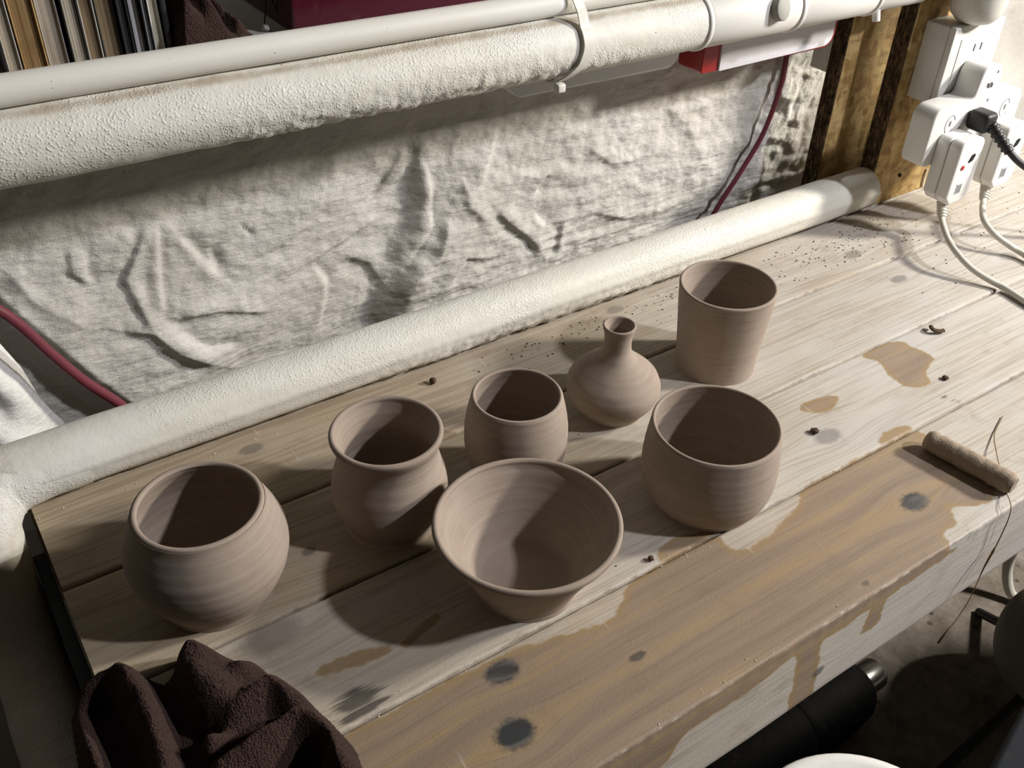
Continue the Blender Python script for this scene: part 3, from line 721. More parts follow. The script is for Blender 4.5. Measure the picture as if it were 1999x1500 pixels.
CREASES = [([(.0877, .1413), (.0838, .1207), (.0948, .1038)], .004, .0018, .8), ([(.099, .138), (.0944, .1152), (.0975, .104)], .004, -.0014, .8),
    ([(.1471, .1506), (.1193, .1006), (.1309, .0485)], .004, .0020, 1.0), ([(.1508, .1496), (.1428, .0885), (.1404, .0651)], .004, .0018, -1.0),
    ([(.1654, .1325), (.1961, .0789)], .005, -.0024, .8), ([(.1886, .1122), (.1931, .0872)], .004, -.0016, .8), ([(.2142, .1259), (.225, .1104)], .002, -.0016, 0),
    ([(.2676, .0644), (.3258, .0831), (.345, .09)], .005, .002, .6), ([(.1513, .0564), (.1874, .0517), (.2349, .0305)], .006, .0030, .7),
    ([(.1047, .0603), (.1309, .0485), (.1471, .022), (.1821, -.0103)], .007, .0040, .8), ([(.15, .045), (.1725, .018), (.205, .006)], .008, -.0035, .5),
    ([(.2816, .0601), (.2942, .035)], .004, -.0020, .8), ([(.2798, -.0101), (.2878, .0207), (.288, .045)], .004, .0016, .8),
    ([(.3828, .1569), (.3971, .1149), (.396, .0688), (.36, .02)], .016, -.0065, .5), ([(.4127, .0802), (.40, .04), (.352, .005)], .012, .0050, .4), ([(.372, .155), (.350, .120)], .006, .0025, .8),
    ([(.4406, .0991), (.457, .1359), (.462, .158)], .006, .0030, .8), ([(.5226, .0951), (.5115, .0762)], .004, -.002, .8), ([(.4638, .072), (.476, .0579), (.5077, .0264), (.5216, .0047)], .006, .0036, .9),
    ([(.5126, .0537), (.526, .0387)], .005, -.003, .8), ([(.5451, .0393), (.5414, -.0011)], .004, .0026, .6), ([(.425, .118), (.432, .085), (.455, .06)], .006, .0022, .7),
    ([(.48, .105), (.512, .094), (.55, .104)], .007, .0025, -.6), ([(.41, .005), (.43, .03), (.462, .02)], .006, .003, .8), ([(.56, .12), (.60, .09), (.65, .085)], .008, .0022, .5),
    ([(.58, .04), (.63, .02), (.69, .015)], .008, .0030, .5), ([(.22, .09), (.26, .10), (.30, .13)], .007, .0016, .6), ([(.31, .06), (.335, .045), (.35, .015)], .007, .0025, .7),
    ([(.04, .14), (.055, .10), (.085, .07)], .010, .0025, .3), ([(.66, .14), (.70, .11), (.73, .06)], .010, .002, .5), ([(.80, .14), (.815, .10), (.80, .05)], .007, -.0015, .6), ([(.865, .13), (.86, .08)], .005, -.0012, .5)]
def cloth(name, x0, x1, z0, z1, nx, nz, mat, fn):
    xs = np.linspace(x0, x1, nx); zs = np.linspace(z0, z1, nz)
    X, Z = np.meshgrid(xs, zs); P = np.stack([X.ravel(), Z.ravel()], 1)
    Y = fn(P); V = np.stack([P[:, 0], Y, P[:, 1]], 1)
    Vb = V.copy(); Vb[:, 1] += 0.0012
    N = len(V); A = np.vstack([V, Vb]); Fc = []
    for j in range(nz - 1):
        for i in range(nx - 1):
            a = j * nx + i; Fc.append((a, a + 1, a + nx + 1, a + nx)); Fc.append((N + a, N + a + nx, N + a + nx + 1, N + a + 1))
    for i in range(nx - 1):
        Fc.append((i, N + i, N + i + 1, i + 1)); a = (nz - 1) * nx + i; Fc.append((a, a + 1, N + a + 1, N + a))
    for j in range(nz - 1):
        a = j * nx; Fc.append((a, a + nx, N + a + nx, N + a)); a = j * nx + nx - 1; Fc.append((a, N + a, N + a + nx, a + nx))
    return from_py(name, A, Fc, mat)
def backdrop(P):
    y = np.full(len(P), CY)
    amp = np.clip((0.2 - P[:, 1]) / 0.08, 0.1, 1)
    for poly, wd, am, asy in CREASES: y -= amp * ridge_h(P, poly, wd, am * 1.15, asy)
    low = np.clip((0.09 - P[:, 1]) / 0.1, 0, 1)
    right = np.clip((P[:, 0] - 0.25) / 0.3, 0.15, 1)
    xc = np.interp(P[:, 1], [0.0, 0.05, 0.09, 0.15, 0.2], [0.374, 0.388, 0.399, 0.388, 0.384]); wb = np.interp(P[:, 1], [0, 0.05, 0.1, 0.16], [0.046, 0.040, 0.026, 0.014])
    u = (P[:, 0] - xc) / wb; ua = np.interp(P[:, 1], [0, 0.06, 0.12, 0.17], [0.022, 0.021, 0.016, 0.0])
    y += ua * np.where(u > 0, np.exp(-(u / 0.25) ** 2) * 0, np.where(u > -1, 0.5 - 0.5 * np.cos(np.pi * np.clip(-u, 0, 1)), np.exp(-((u + 1) / 2.6) ** 2)))
    y -= 0.0006 * vnoise(P, (38, 52), 4, 15.0) * 2.0 + 0.0004 * np.abs(vnoise(P, (75, 60), 3, 21.0)) * 2.0
    y -= 0.0016 * vnoise(P, (9, 16), 3, 3.0) * 2.2
    y -= 0.0012 * (low * right + 0.15) * vnoise(P, (14, 95), 3, 8.0) * 1.6
    y -= 0.0008 * (0.3 + right) * vnoise(P, (60, 70), 3, 5.0) * 1.5
    # the lower left corner falls away behind the red hose
    d = (P[:, 0] - 0.040) * 0.885 + (P[:, 1] - 0.100) * 0.465
    y += 0.024 * np.clip(-d / 0.03, 0, 1.1)
    # sags back towards the bottom
    y += 0.012 * np.clip((0.035 - P[:, 1]) / 0.08, 0, 1) ** 1.5
    return np.minimum(y, 0.735)
o = cloth('backdrop_cloth', -0.14, 0.955, -0.09, 0.2535, 560, 240, M_linen, backdrop)
tag(o, 'creased off-white linen cloth hung as a backdrop between the rails', 'cloth')
def fold(P):
    y = 0.676 - 0.012 * np.cos((P[:, 0] - 0.01) * 40) + 0.25 * np.clip(0.03 - P[:, 1], -0.2, 0) * 0
    y -= 0.0035 * np.sin((P[:, 0] * 0.8 + P[:, 1] * 0.55) * 170) + 0.004 * vnoise(P, (25, 12), 3, 2.0)
    return y
def fold_cloth():
    nx, nz = 70, 80; V = []; Fc = []
    for j in range(nz):
        v = j / (nz - 1); z = -0.08 + 0.215 * v
        xr = float(np.interp(z, [-0.08, 0.0, 0.015, 0.035, 0.06, 0.09, 0.135], [0.050, 0.046, 0.0405, 0.0345, 0.030, 0.020, -0.004]))
        for i in range(nx):
            u = i / (nx - 1); x = -0.13 + (xr + 0.13) * u
            P = np.array([[x, z]]); y = float(fold(P)[0]) + 0.016 * max(0, (u - 0.86) / 0.14) ** 2
            V.append((x, y, z))
    N = len(V); V += [(a, b + 0.0015, c) for a, b, c in V]
    for j in range(nz - 1):
        for i in range(nx - 1):
            a = j * nx + i; Fc.append((a, a + 1, a + nx + 1, a + nx)); Fc.append((N + a, N + a + nx, N + a + nx + 1, N + a + 1))
    for j in range(nz - 1):
        a = j * nx + nx - 1; Fc.append((a, N + a, N + a + nx, a + nx))
    return from_py('white_drape', V, Fc, M_linen2)
tag(fold_cloth(), 'white cotton drape bunched at the far left beneath the red hose', 'cloth')

o = box('wall_lower', -0.80, 0.93, 0.760, 0.775, -0.5, 0.20, M_shelf, r=0); tag(o, kind='structure')

# red hoses against the cloth
hl = tube('red_hose', catmull([(-0.06, 0.655, 0.205), (-0.01, 0.655, 0.165), (0.0275, 0.657, 0.128), (0.050, 0.660, 0.0820), (0.066, 0.662, 0.0500), (0.0875, 0.666, 0.0145), (0.108, 0.672, -0.03)], 14), 0.0040, M_redcord, None, 14)
tag(hl, 'dark red hose sloping down behind the lower rail at far left', 'hose')
hr = tube('red_cable', catmull([(0.822, 0.690, 0.215), (0.8225, 0.690, 0.165), (0.8205, 0.689, 0.128), (0.806, 0.688, 0.080), (0.782, 0.690, 0.038), (0.760, 0.694, 0.0), (0.742, 0.70, -0.05)], 14), 0.0028, M_redcord, None, 12)
tag(hr, 'thin dark red cable curving down under the red box', 'cable')

# ------------------------------------------------------------------ shelf behind the rails and what hangs under or stands on it
SZ = 0.2685
shelf = box('shelf', -0.20, 0.925, 0.646, 0.97, SZ - 0.012, SZ, M_shelf, r=0.001); tag(shelf, 'grey dusty shelf board just behind the pipe rails', 'shelf')
rb = empty('red_box', (0.75, 0.67, 0.18)); tag(rb, 'red box with a white felt front hanging under the shelf', 'box')
rr_ = 0.012
poly = round_poly([(0.6487, 0.1885), (0.831, 0.1865), (0.831, SZ - 0.012), (0.6487, SZ - 0.012)], [0.004, 0.016, 0.002, 0.002])
reparent(prism('case', poly, 'y', 0.6405, 0.673, M_red, None, 0.0015), rb)
poly = round_poly([(0.670, 0.1888), (0.825, 0.1895), (0.825, SZ - 0.014), (0.670, SZ - 0.014)], [0.001, 0.012, 0.001, 0.001])
reparent(prism('felt_front', poly, 'y', 0.6385, 0.6415, M_paper, None, 0.0005), rb)
def tub():
    poly = round_poly([(0.4455, 0.2030), (0.622, 0.1995), (0.628, SZ - 0.012), (0.405, SZ - 0.012)], [0.012, 0.014, 0.001, 0.001], 8)
    return prism('plastic_tub', poly, 'y', 0.645, 0.692, mtub, None, 0.006, 4)
tag(tub(), 'frosted white plastic tub under the shelf, left of the red box', 'plastic tub')
wp = box('hanging_card', 0.862, 0.882, 0.6655, 0.689, 0.146, SZ - 0.012, M_whiteb, r=0.001); tag(wp, 'small white card hanging beside the set-back strand board', 'card')

# ------------------------------------------------------------------ strand boards
def strand(name, x0, x1, y0, y1, z0, z1, label):
    e = empty(name, ((x0 + x1) / 2, y1, z0)); tag(e, label, 'board')
    reparent(box('panel', x0 + 0.0006, x1, y0, y1, z0, z1, M_osb, r=0.0006), e)
    # crumbly cut edge facing left
    ny, nz = 12, 160; V = []; Fc = []
    for j in range(nz):
        for i in range(ny):
            y = y0 + (y1 - y0) * i / (ny - 1); z = z0 + (z1 - z0) * j / (nz - 1)
            edge = 0 if i in (0, ny - 1) else 1
            V.append((x0 - edge * 0.0022 * abs(mnoise.fractal(Vector((y * 160, z * 130, x0 * 9)), 0.8, 2.1, 3)), y, z))
    k = len(V); V += [(x0 + 0.002, v[1], v[2]) for v in V]
    for j in range(nz - 1):
        for i in range(ny - 1):
            a = j * ny + i; Fc.append((a, a + ny, a + ny + 1, a + 1)); Fc.append((k + a, k + a + 1, k + a + ny + 1, k + a + ny))
        for i in (0, ny - 1):
            a = j * ny + i; Fc.append((a, k + a, k + a + ny, a + ny))
    reparent(from_py('cut_edge', V, Fc, M_osbe, None, False), e)
    return e
strand('strand_board', 0.904, 1.026, 0.605, 0.624, 0.0005, 0.52, 'ochre strand board upright on the bench carrying the white socket box')
strand('strand_board', 0.858, 0.985, 0.645, 0.663, 0.0005, 0.255, 'shadowed ochre strand board set back behind the front strand board')
nail = tube('nail', [(0.954, 0.603, 0.030), (0.954, 0.6046, 0.030)], 0.0022, M_hole, None, 10)
tag(nail, 'dark nail head low on the front strand board', 'nail')
twig = tube('wood_splinter', catmull([(1.006, 0.6035, 0.003), (1.004, 0.6033, 0.014), (1.005, 0.6036, 0.026)], 6), 0.0012, M_chip, None, 8)
tag(twig, 'pale splinter standing against the front strand board foot', 'splinter')

# ------------------------------------------------------------------ socket box, adaptor, plugs
sb = empty('socket_box', (0.965, 0.605, 0.13)); tag(sb, 'white surface-mounted wall socket box on the front strand board', 'socket')
BX0, BXR, BZ0, BZ1 = 0.9245, 1.0055, 0.1290, 0.2085
reparent(box('back_box', BX0, BXR, 0.5765, 0.6045, BZ0, BZ1, M_white, r=0.0012), sb)
reparent(box('face_plate', BX0 - 0.0004, BXR + 0.0016, 0.5690, 0.5760, BZ0 - 0.0005, BZ1 + 0.0005, M_white, r=0.0012), sb)
reparent(box('socket_insert', BX0 + 0.014, BXR - 0.012, 0.5683, 0.5695, BZ0 + 0.012, BZ1 - 0.0125, M_white, r=0.0004), sb)
for sx in (0.9640, 0.9752): reparent(box('slot', sx - 0.0009, sx + 0.0009, 0.56795, 0.5689, 0.1805, 0.1880, M_hole, r=0.0003), sb)
ad = empty('plug_adaptor', (0.965, 0.569, 0.08)); tag(ad, 'white three-way plug adaptor pushed into the socket box', 'plug adaptor')
out = [(0.886, 0.078), (1.038, 0.078), (1.038, 0.1385), (0.986, 0.1405), (0.984, 0.1735), (0.950, 0.1735), (0.946, 0.1415), (0.886, 0.1405)]
reparent(prism('housing', round_poly(out, [0.010, 0.010, 0.012, 0.006, 0.012, 0.012, 0.006, 0.012], 6), 'y', 0.5405, 0.5675, M_white, None, 0.0025, 4), ad)
for cx in (0.916, 0.962, 1.010):
    pts = catmull([(cx + 0.0075 * math.cos(a), 0.5404, 0.121 + 0.0095 * math.sin(a)) for a in np.linspace(0.4, 5.6, 9)], 4)
    reparent(tube('socket_outline', pts, 0.00035, M_mark, None, 6), ad)
    reparent(box('pin_hole', cx - 0.0012, cx + 0.0012, 0.5400, 0.5408, 0.119, 0.1245, M_mark, r=0), ad)
for k, (cx, cz) in enumerate([(0.9745, 0.166), (0.972, 0.1365)]): reparent(box('mark', cx - 0.0008, cx + 0.0008, 0.5400, 0.5408, cz - 0.0015, cz + 0.0015, M_mark, r=0), ad)
pts = [(0.962 + 0.010 * (k / 20), 0.5403, 0.153 + 0.003 * math.sin(k * 1.9)) for k in range(21)]
reparent(tube('moulded_script', pts, 0.00035, M_mark, None, 5), ad)

def plug(px, dz, label, cord_pts, cord_label):
    e = empty('plug', (px + 0.019, 0.5405, 0.043 + dz)); tag(e, label, 'plug', 'white plugs in the adaptor')
    w0, w1 = px, px + 0.040
    poly = round_poly([(w0, 0.0520 + dz), (w0 + 0.008, 0.0430 + dz), (w1 - 0.008, 0.0430 + dz), (w1, 0.0520 + dz), (w1, 0.1135 + dz), (w0, 0.1135 + dz)], [0.004, 0.003, 0.003, 0.004, 0.008, 0.008], 6)
    reparent(prism('rear_shell', poly, 'y', 0.5262, 0.5400, M_white, None, 0.0014, 3), e)
    reparent(prism('front_shell', poly, 'y', 0.5110, 0.5258, M_white, None, 0.0028, 4), e)
    reparent(prism('dark_face_mark', round_poly([(px + 0.017, 0.087 + dz), (px + 0.026, 0.090 + dz), (px + 0.030, 0.098 + dz), (px + 0.022, 0.097 + dz)], 0.002, 4), 'y', 0.5105, 0.5115, M_hole, None, 0.0002, 1), e)  # thin dark oval on the plug front
    reparent(lathe('reset_button', [(0, 0), (0.0026, 0), (0.0026, 0.0008), (0.0020, 0.0012), (0, 0.0012)], M_led, None, 20, (px + 0.012, 0.5110, 0.085 + dz), 0, '-y'), e)
    lab = box('rating_sticker', px + 0.012, px + 0.021, 0.5106, 0.5112, 0.0545 + dz, 0.0665 + dz, M_label, r=0); reparent(lab, e)
    for q in range(3): reparent(box('printed_line', px + 0.0132 + q * 0.0028, px + 0.0147 + q * 0.0028, 0.51035, 0.5108, 0.0560 + dz, 0.0650 + dz, M_mark, r=0), e)
    # ribbed strain relief
    P = [Vector(q) for q in cord_pts]
    top = Vector((px + 0.019, 0.526, 0.0440 + dz))
    nrm = (P[0] - top)
    rel = []; rad = []
    for k in range(45):
        t = k / 44; rel.append(top + nrm * t); rad.append((0.0056 - 0.0012 * t) + (0.0008 if (k // 3) % 2 else -0.0004))
    reparent(tube('strain_relief', rel, 0.005, M_cord, None, 16, True, rad), e)
    c = tube('power_cord', catmull([top + nrm * 0.9] + P, 14), 0.0033, M_cord, None, 12); reparent(c, e)
    return e
plug(0.902, 0.0, 'left white plug on the adaptor, its white cord looping onto the bench', [(0.9110, 0.514, 0.0268), (0.8945, 0.4990, 0.0270), (0.8766, 0.4789, 0.0255), (0.8684, 0.4611, 0.0215), (0.8697, 0.4428, 0.0135), (0.8756, 0.4252, 0.0075), (0.8802, 0.4096, 0.0045), (0.8768, 0.385, 0.0036), (0.867, 0.3351, 0.0036), (0.84, 0.26, 0.0036)], None)
plug(0.980, 0.0, 'right white plug on the adaptor, cut off by the picture edge', [(0.9850, 0.515, 0.0290), (0.9642, 0.5020, 0.0290), (0.9491, 0.4878, 0.0255), (0.9438, 0.4707, 0.0195), (0.9504, 0.4538, 0.0115), (0.9567, 0.4382, 0.0060), (0.9472, 0.3958, 0.0036), (0.93, 0.34, 0.0036), (0.91, 0.26, 0.0036)], None)
bp = empty('black_plug', (0.945, 0.54, 0.12)); tag(bp, 'black moulded plug and cord between the two white plugs', 'plug')
reparent(box('plug_body', 0.9415, 0.9620, 0.516, 0.5402, 0.112, 0.133, M_black, r=0.005, seg=4), bp)
P0 = Vector((0.953, 0.517, 0.121)); P1 = Vector((0.9600, 0.4930, 0.0990))
rel = [P0 + (P1 - P0) * (k / 44) for k in range(45)]; rad = [0.0062 - 0.0010 * k / 44 + (0.0008 if (k // 4) % 2 else -0.0006) for k in range(45)]
reparent(tube('strain_relief', rel, 0.006, M_black, None, 16, True, rad), bp)
c = tube('power_cord', catmull([P0 + (P1 - P0) * 0.9, (0.968, 0.484, 0.090), (0.990, 0.470, 0.0740), (1.02, 0.45, 0.050), (1.06, 0.42, 0.02), (1.10, 0.38, 0.0040), (1.16, 0.30, 0.0040)], 12), 0.0036, M_black, None, 12)
reparent(c, bp)
# rounded pipe cap standing on the socket box
pc = lathe('plastic_canister', [(0.0, 0.0), (0.010, 0.0003), (0.018, 0.003), (0.0235, 0.0085), (0.0265, 0.016), (0.0275, 0.025), (0.0275, 0.12), (0.024, 0.125), (0, 0.125)], M_whiteb, None, 56, (0.956, 0.5740, BZ1 + 0.0006))
tag(pc, 'cream round-bottomed canister resting on top of the socket box', 'canister')

# ------------------------------------------------------------------ books on the shelf
BK = [('leaning_book', 0.044, 0.0080, M_black, ((0.62, 0.60, 0.56), (0.40, 0.37, 0.33)), 0.10, 'black book with pale page edges leaning at far left of shelf'),
      ('book', 0.0795, 0.0085, M_shelf, ((0.46, 0.40, 0.31), (0.30, 0.25, 0.18)), 0.0, 'beige paged book beside the worn brown one'),
      ('book', 0.0890, 0.0150, M_osb, ((0.30, 0.20, 0.10), (0.13, 0.075, 0.03)), 0.0, 'thick worn book with browned torn page edges'),
      ('book', 0.1050, 0.0125, M_shelf, ((0.42, 0.38, 0.32), (0.24, 0.20, 0.16)), 0.0, 'grey-beige paged book right of the torn brown one'),
      ('book', 0.1200, 0.0100, M_black, ((0.45, 0.41, 0.34), (0.30, 0.26, 0.20)), 0.0, 'pale beige book with a black left cover'),
      ('book', 0.1305, 0.0095, M_shelf, ((0.22, 0.165, 0.105), (0.10, 0.07, 0.04)), 0.0, 'dark brown paged book in the middle of the row'),
      ('book', 0.1405, 0.0120, M_black, ((0.24, 0.185, 0.12), (0.12, 0.085, 0.05)), 0.0, 'brown paged book left of the black covered ones'),
      ('book', 0.1540, 0.0065, M_black, ((0.05, 0.05, 0.05), (0.02, 0.02, 0.02)), 0.0, 'thin black book with a white cover line'),
      ('book', 0.1610, 0.0072, M_black, ((0.66, 0.66, 0.68), (0.36, 0.36, 0.38)), 0.0, 'white paged book between two black covers'),
      ('book', 0.1690, 0.0046, M_black, ((0.62, 0.63, 0.68), (0.05, 0.05, 0.06)), 0.0, 'thin black and white striped book near the row end'),
      ('book', 0.1742, 0.0070, M_white, ((0.62, 0.60, 0.48), (0.48, 0.45, 0.34)), 0.0, 'cream paged book at the right end of the row')]
for nm, bx, bw, cov, (c1, c2), lean, lab in BK:
    e = empty('book', (bx + bw / 2, 0.76, SZ)); tag(e, lab, 'book', 'books standing on the shelf')
    H = random.uniform(0.17, 0.20); y0 = random.uniform(0.688, 0.694); ct = 0.0009
    pm = pages_material('page_edges', c1, c2)
    reparent(box('pages', bx + ct, bx + bw - ct, y0 + 0.002, y0 + 0.13, SZ + 0.002, SZ + H - 0.002, pm, r=0.0003, seg=1), e)
    reparent(box('cover', bx, bx + ct, y0, y0 + 0.135, SZ + 0.0004, SZ + H, cov, r=0.0003, seg=1), e)
    reparent(box('cover', bx + bw - ct, bx + bw, y0, y0 + 0.135, SZ + 0.0004, SZ + H, cov, r=0.0003, seg=1), e)
    reparent(box('spine', bx, bx + bw, y0 + 0.1345, y0 + 0.1355, SZ + 0.0004, SZ + H, cov, r=0.0003, seg=1), e)
    if lean:
        e.rotation_euler = (0, 0.12, 0); e.location = (bx + bw / 2 + 0.010, 0.76, SZ + 0.0006)

# ------------------------------------------------------------------ towels
def heap(name, x0, x1, y0, y1, nx, ny, hf, mat, base):
    xs = np.linspace(x0, x1, nx); ys = np.linspace(y0, y1, ny); X, Y = np.meshgrid(xs, ys)
    P = np.stack([X.ravel(), Y.ravel()], 1); Hh, keep = hf(P)
    V = np.stack([P[:, 0], P[:, 1], base + Hh], 1); Fc = []; idx = keep.reshape(ny, nx)
    for j in range(ny - 1):
        for i in range(nx - 1):
            if idx[j, i] and idx[j, i + 1] and idx[j + 1, i] and idx[j + 1, i + 1]:
                a = j * nx + i; Fc.append((a, a + 1, a + nx + 1, a + nx))
    me = bpy.data.meshes.new(name); me.from_pydata(V.tolist(), [], Fc); me.update()
    bm = bmesh.new(); bm.from_mesh(me)
    bmesh.ops.delete(bm, geom=[v for v in bm.verts if not v.link_faces], context='VERTS')
    bd = [e_ for e_ in bm.edges if e_.is_boundary]
    r = bmesh.ops.extrude_edge_only(bm, edges=bd)
    nv = [v for v in r['geom'] if isinstance(v, bmesh.types.BMVert)]
    for v in nv: v.co.z = base
    bmesh.ops.holes_fill(bm, edges=[e_ for e_ in bm.edges if e_.is_boundary], sides=0)
    bmesh.ops.recalc_face_normals(bm, faces=bm.faces); bm.to_mesh(me); bm.free()
    return link(name, me, mat, None, True)
T_OUT = [(-0.018, 0.405), (-0.010, 0.417), (0.004, 0.424), (0.020, 0.418), (0.029, 0.408), (0.034, 0.402), (0.040, 0.404), (0.050, 0.414), (0.063, 0.410), (0.074, 0.395), (0.086, 0.380), (0.094, 0.362), (0.100, 0.345), (0.106, 0.325), (0.110, 0.300), (0.105, 0.270), (0.08, 0.235), (0.03, 0.225), (-0.015, 0.24), (-0.022, 0.30), (-0.024, 0.36)]
T_RID = [([(0.016, 0.410), (0.020, 0.375), (0.018, 0.335), (0.012, 0.300)], .0095, .026), ([(0.052, 0.402), (0.052, 0.375), (0.056, 0.358)], .0140, .025), ([(0.040, 0.335), (0.064, 0.345), (0.086, 0.352), (0.092, 0.340)], .0095, .026),
         ([(0.032, 0.312), (0.062, 0.316), (0.088, 0.320), (0.098, 0.302), (0.100, 0.28)], .0100, .030), ([(-0.016, 0.39), (-0.014, 0.35), (-0.012, 0.31)], .007, .020), ([(0.0, 0.29), (0.03, 0.285), (0.06, 0.28)], .012, .024), ([(0.082, 0.378), (0.070, 0.372)], .008, .016), ([(-0.008, 0.412), (0.012, 0.414)], .007, .016)]
T_VAL = [([(0.034, 0.404), (0.034, 0.375), (0.030, 0.330), (0.026, 0.30)], .006, .020), ([(0.036, 0.350), (0.056, 0.338), (0.078, 0.338)], .006, .014), ([(-0.002, 0.395), (0.000, 0.36), (-0.002, 0.33)], .007, .020), ([(0.082, 0.300), (0.072, 0.295)], .008, .020), ([(0.044, 0.325), (0.07, 0.328), (0.092, 0.335)], .004, .012), ([(0.074, 0.362), (0.088, 0.364)], .004, .010)]
def towel_h(P):
    d = -poly_sdf(P, T_OUT)
    keep = d > -0.0005
    prof = np.sqrt(np.clip(d / 0.013, 0, 1))
    h = 0.016 * np.ones(len(P))
    def gr(poly, wd, am):
        d2 = np.full(len(P), 1e9)
        for i in range(len(poly) - 1): d2 = np.minimum(d2, seg_dist(P, poly[i], poly[i + 1])[0])
        return am * np.exp(-(d2 / wd) ** 2)
    for poly, wd, am in T_RID: h = np.maximum(h, 0.014 + gr(poly, wd * 1.15, am * 0.78))
    for poly, wd, am in T_VAL: h = h - gr(poly, wd, am * 1.35)
    g = h.reshape(270, 200)
    for _ in range(2):
        for ax in (0, 1):
            g = sum(np.roll(g, k, ax) for k in range(-4, 5)) / 9
    h = g.ravel() + 0.0022 * vnoise(P, (55, 55), 3, 6.0) + 0.0005 * vnoise(P, (520, 520), 2, 1.0)
    h = np.clip(h, 0.003, 1)
    return h * np.clip(prof, 0.12, 1), keep
tw = heap('brown_towel', -0.03, 0.115, 0.22, 0.43, 200, 270, towel_h, M_terry, 0.0008)
tag(tw, 'crumpled dark brown terry towel on the near left bench corner', 'towel')
S_OUT = [(0.187, 0.69), (0.190, 0.675), (0.235, 0.680), (0.248, 0.692), (0.246, 0.71), (0.235, 0.735), (0.215, 0.79), (0.19, 0.83), (0.187, 0.80)]
def shelf_towel_h(P):
    d = -poly_sdf(P, S_OUT); keep = d > -0.0005
    slope = np.interp(P[:, 0], [0.187, 0.205, 0.222, 0.236, 0.248], [0.062, 0.052, 0.032, 0.013, 0.009])
    h = slope * np.clip(0.55 + (P[:, 1] - 0.675) * 6, 0.4, 1.2)
    h += 0.006 * np.sin(P[:, 0] * 300 + P[:, 1] * 90) * np.clip(d / 0.01, 0, 1) + 0.004 * vnoise(P, (60, 40), 3, 9.0)
    return np.clip(h, 0.004, 1) * np.clip(np.sqrt(np.clip(d / 0.010, 0, 1)), 0.15, 1), keep
st_ = heap('brown_towel', 0.18, 0.255, 0.67, 0.84, 110, 190, shelf_towel_h, M_terry, SZ + 0.0008)
tag(st_, 'dark brown towel bundled on the shelf right of the books', 'towel')
bag = box('black_folder', 0.1825, 0.1860, 0.690, 0.82, SZ + 0.0005, SZ + 0.17, M_black, r=0.0008); tag(bag, 'black folder standing between books and shelf towel', 'folder')
# wire and pebble, maroon box
wr = tube('bent_wire', catmull([(0.262, 0.715, SZ + 0.0012), (0.268, 0.722, SZ + 0.02), (0.262, 0.724, SZ + 0.045), (0.252, 0.724, SZ + 0.055), (0.266, 0.722, SZ + 0.035), (0.278, 0.718, SZ + 0.0012)], 10), 0.0005, M_hole, None, 6)
tag(wr, 'thin bent wire loop standing on the grey shelf', 'wire')
def lumpy(name, loc, r, mat, squash=0.7, seed=0.0, sub=3):
    bm = bmesh.new(); bmesh.ops.create_icosphere(bm, subdivisions=sub, radius=1)
    for v in bm.verts:
        f = 1 + 0.30 * mnoise.fractal(v.co * 1.3 + Vector((seed, 0, 0)), 0.9, 2.1, 3); v.co = Vector((v.co.x * r * f, v.co.y * r * f, v.co.z * r * f * squash))
    mn = min(v.co.z for v in bm.verts)
    for v in bm.verts: v.co.z -= mn
    return from_bm(name, bm, mat, None, True, loc)
tag(lumpy('pebble', (0.2605, 0.708, SZ + 0.0002), 0.0032, M_shelf, 0.8, 2.0), 'grey pebble beside the bent wire on the shelf', 'pebble')
mb = empty('maroon_box', (0.37, 0.75, SZ)); tag(mb, 'glossy maroon box standing on the shelf behind the thin pipe', 'box')
reparent(box('case', 0.275, 0.468, 0.690, 0.85, SZ + 0.0004, SZ + 0.11, M_maroon, r=0.002), mb)
reparent(box('lid', 0.2735, 0.4695, 0.6885, 0.8515, SZ + 0.11, SZ + 0.125, M_maroon, r=0.002), mb)

# ------------------------------------------------------------------ small things on the bench
def stick():
    a = Vector((0.6110, 0.2985, 0.0088)); b = Vector((0.6215, 0.2275, 0.0088)); V = []; Fc = []; n = 60; sg = 20
    t = (b - a).normalized(); n1 = t.cross(Vector((0, 0, 1))).normalized(); n2 = Vector((0, 0, 1))
    for i in range(n):
        p = a + (b - a) * (i / (n - 1)); end = 1 - 0.25 * max(0, 1 - i / 3.0) - 0.25 * max(0, (i - n + 4) / 3.0)
        for k in range(sg):
            an = 2 * math.pi * k / sg; r = 0.0088 * end * (1 + 0.10 * mnoise.fractal(Vector((i * 0.25, math.cos(an) * 1.5, math.sin(an) * 1.5)), 0.9, 2.1, 3))
            v = p + n1 * r * 0.92 * math.cos(an) + n2 * r * math.sin(an); v.z = max(v.z, 0.0004); V.append(v)
    for i in range(n - 1):
        for k in range(sg):
            p0, p1 = i * sg + k, i * sg + (k + 1) % sg; Fc.append((p0, p1, p1 + sg, p0 + sg))
    Fc.append(tuple(range(sg))[::-1]); Fc.append(tuple((n - 1) * sg + k for k in range(sg)))
    return auto_smooth(from_py('wooden_stick', V, Fc, M_stickw), 50)
tag(stick(), 'short clay-caked stick lying across the front board at right', 'stick')
tag(lumpy('clay_pellet', (0.3205, 0.5773, 0.0002), 0.0030, M_crumb, 0.9, 1.0), 'dark clay pellet on the bench behind the waisted jar', 'clay crumb', 'loose clay crumbs on the bench')
tag(lumpy('clay_pellet', (0.3468, 0.3229, 0.0002), 0.0022, M_crumb, 0.7, 5.0), 'dark clay crumb between flared bowl and tea bowl', 'clay crumb', 'loose clay crumbs on the bench')
tag(lumpy('clay_pellet', (0.5497, 0.3576, 0.0002), 0.0035, M_crumb, 0.5, 7.0), 'brown clay crumb beside the bluish knot right of tea bowl', 'clay crumb', 'loose clay crumbs on the bench')
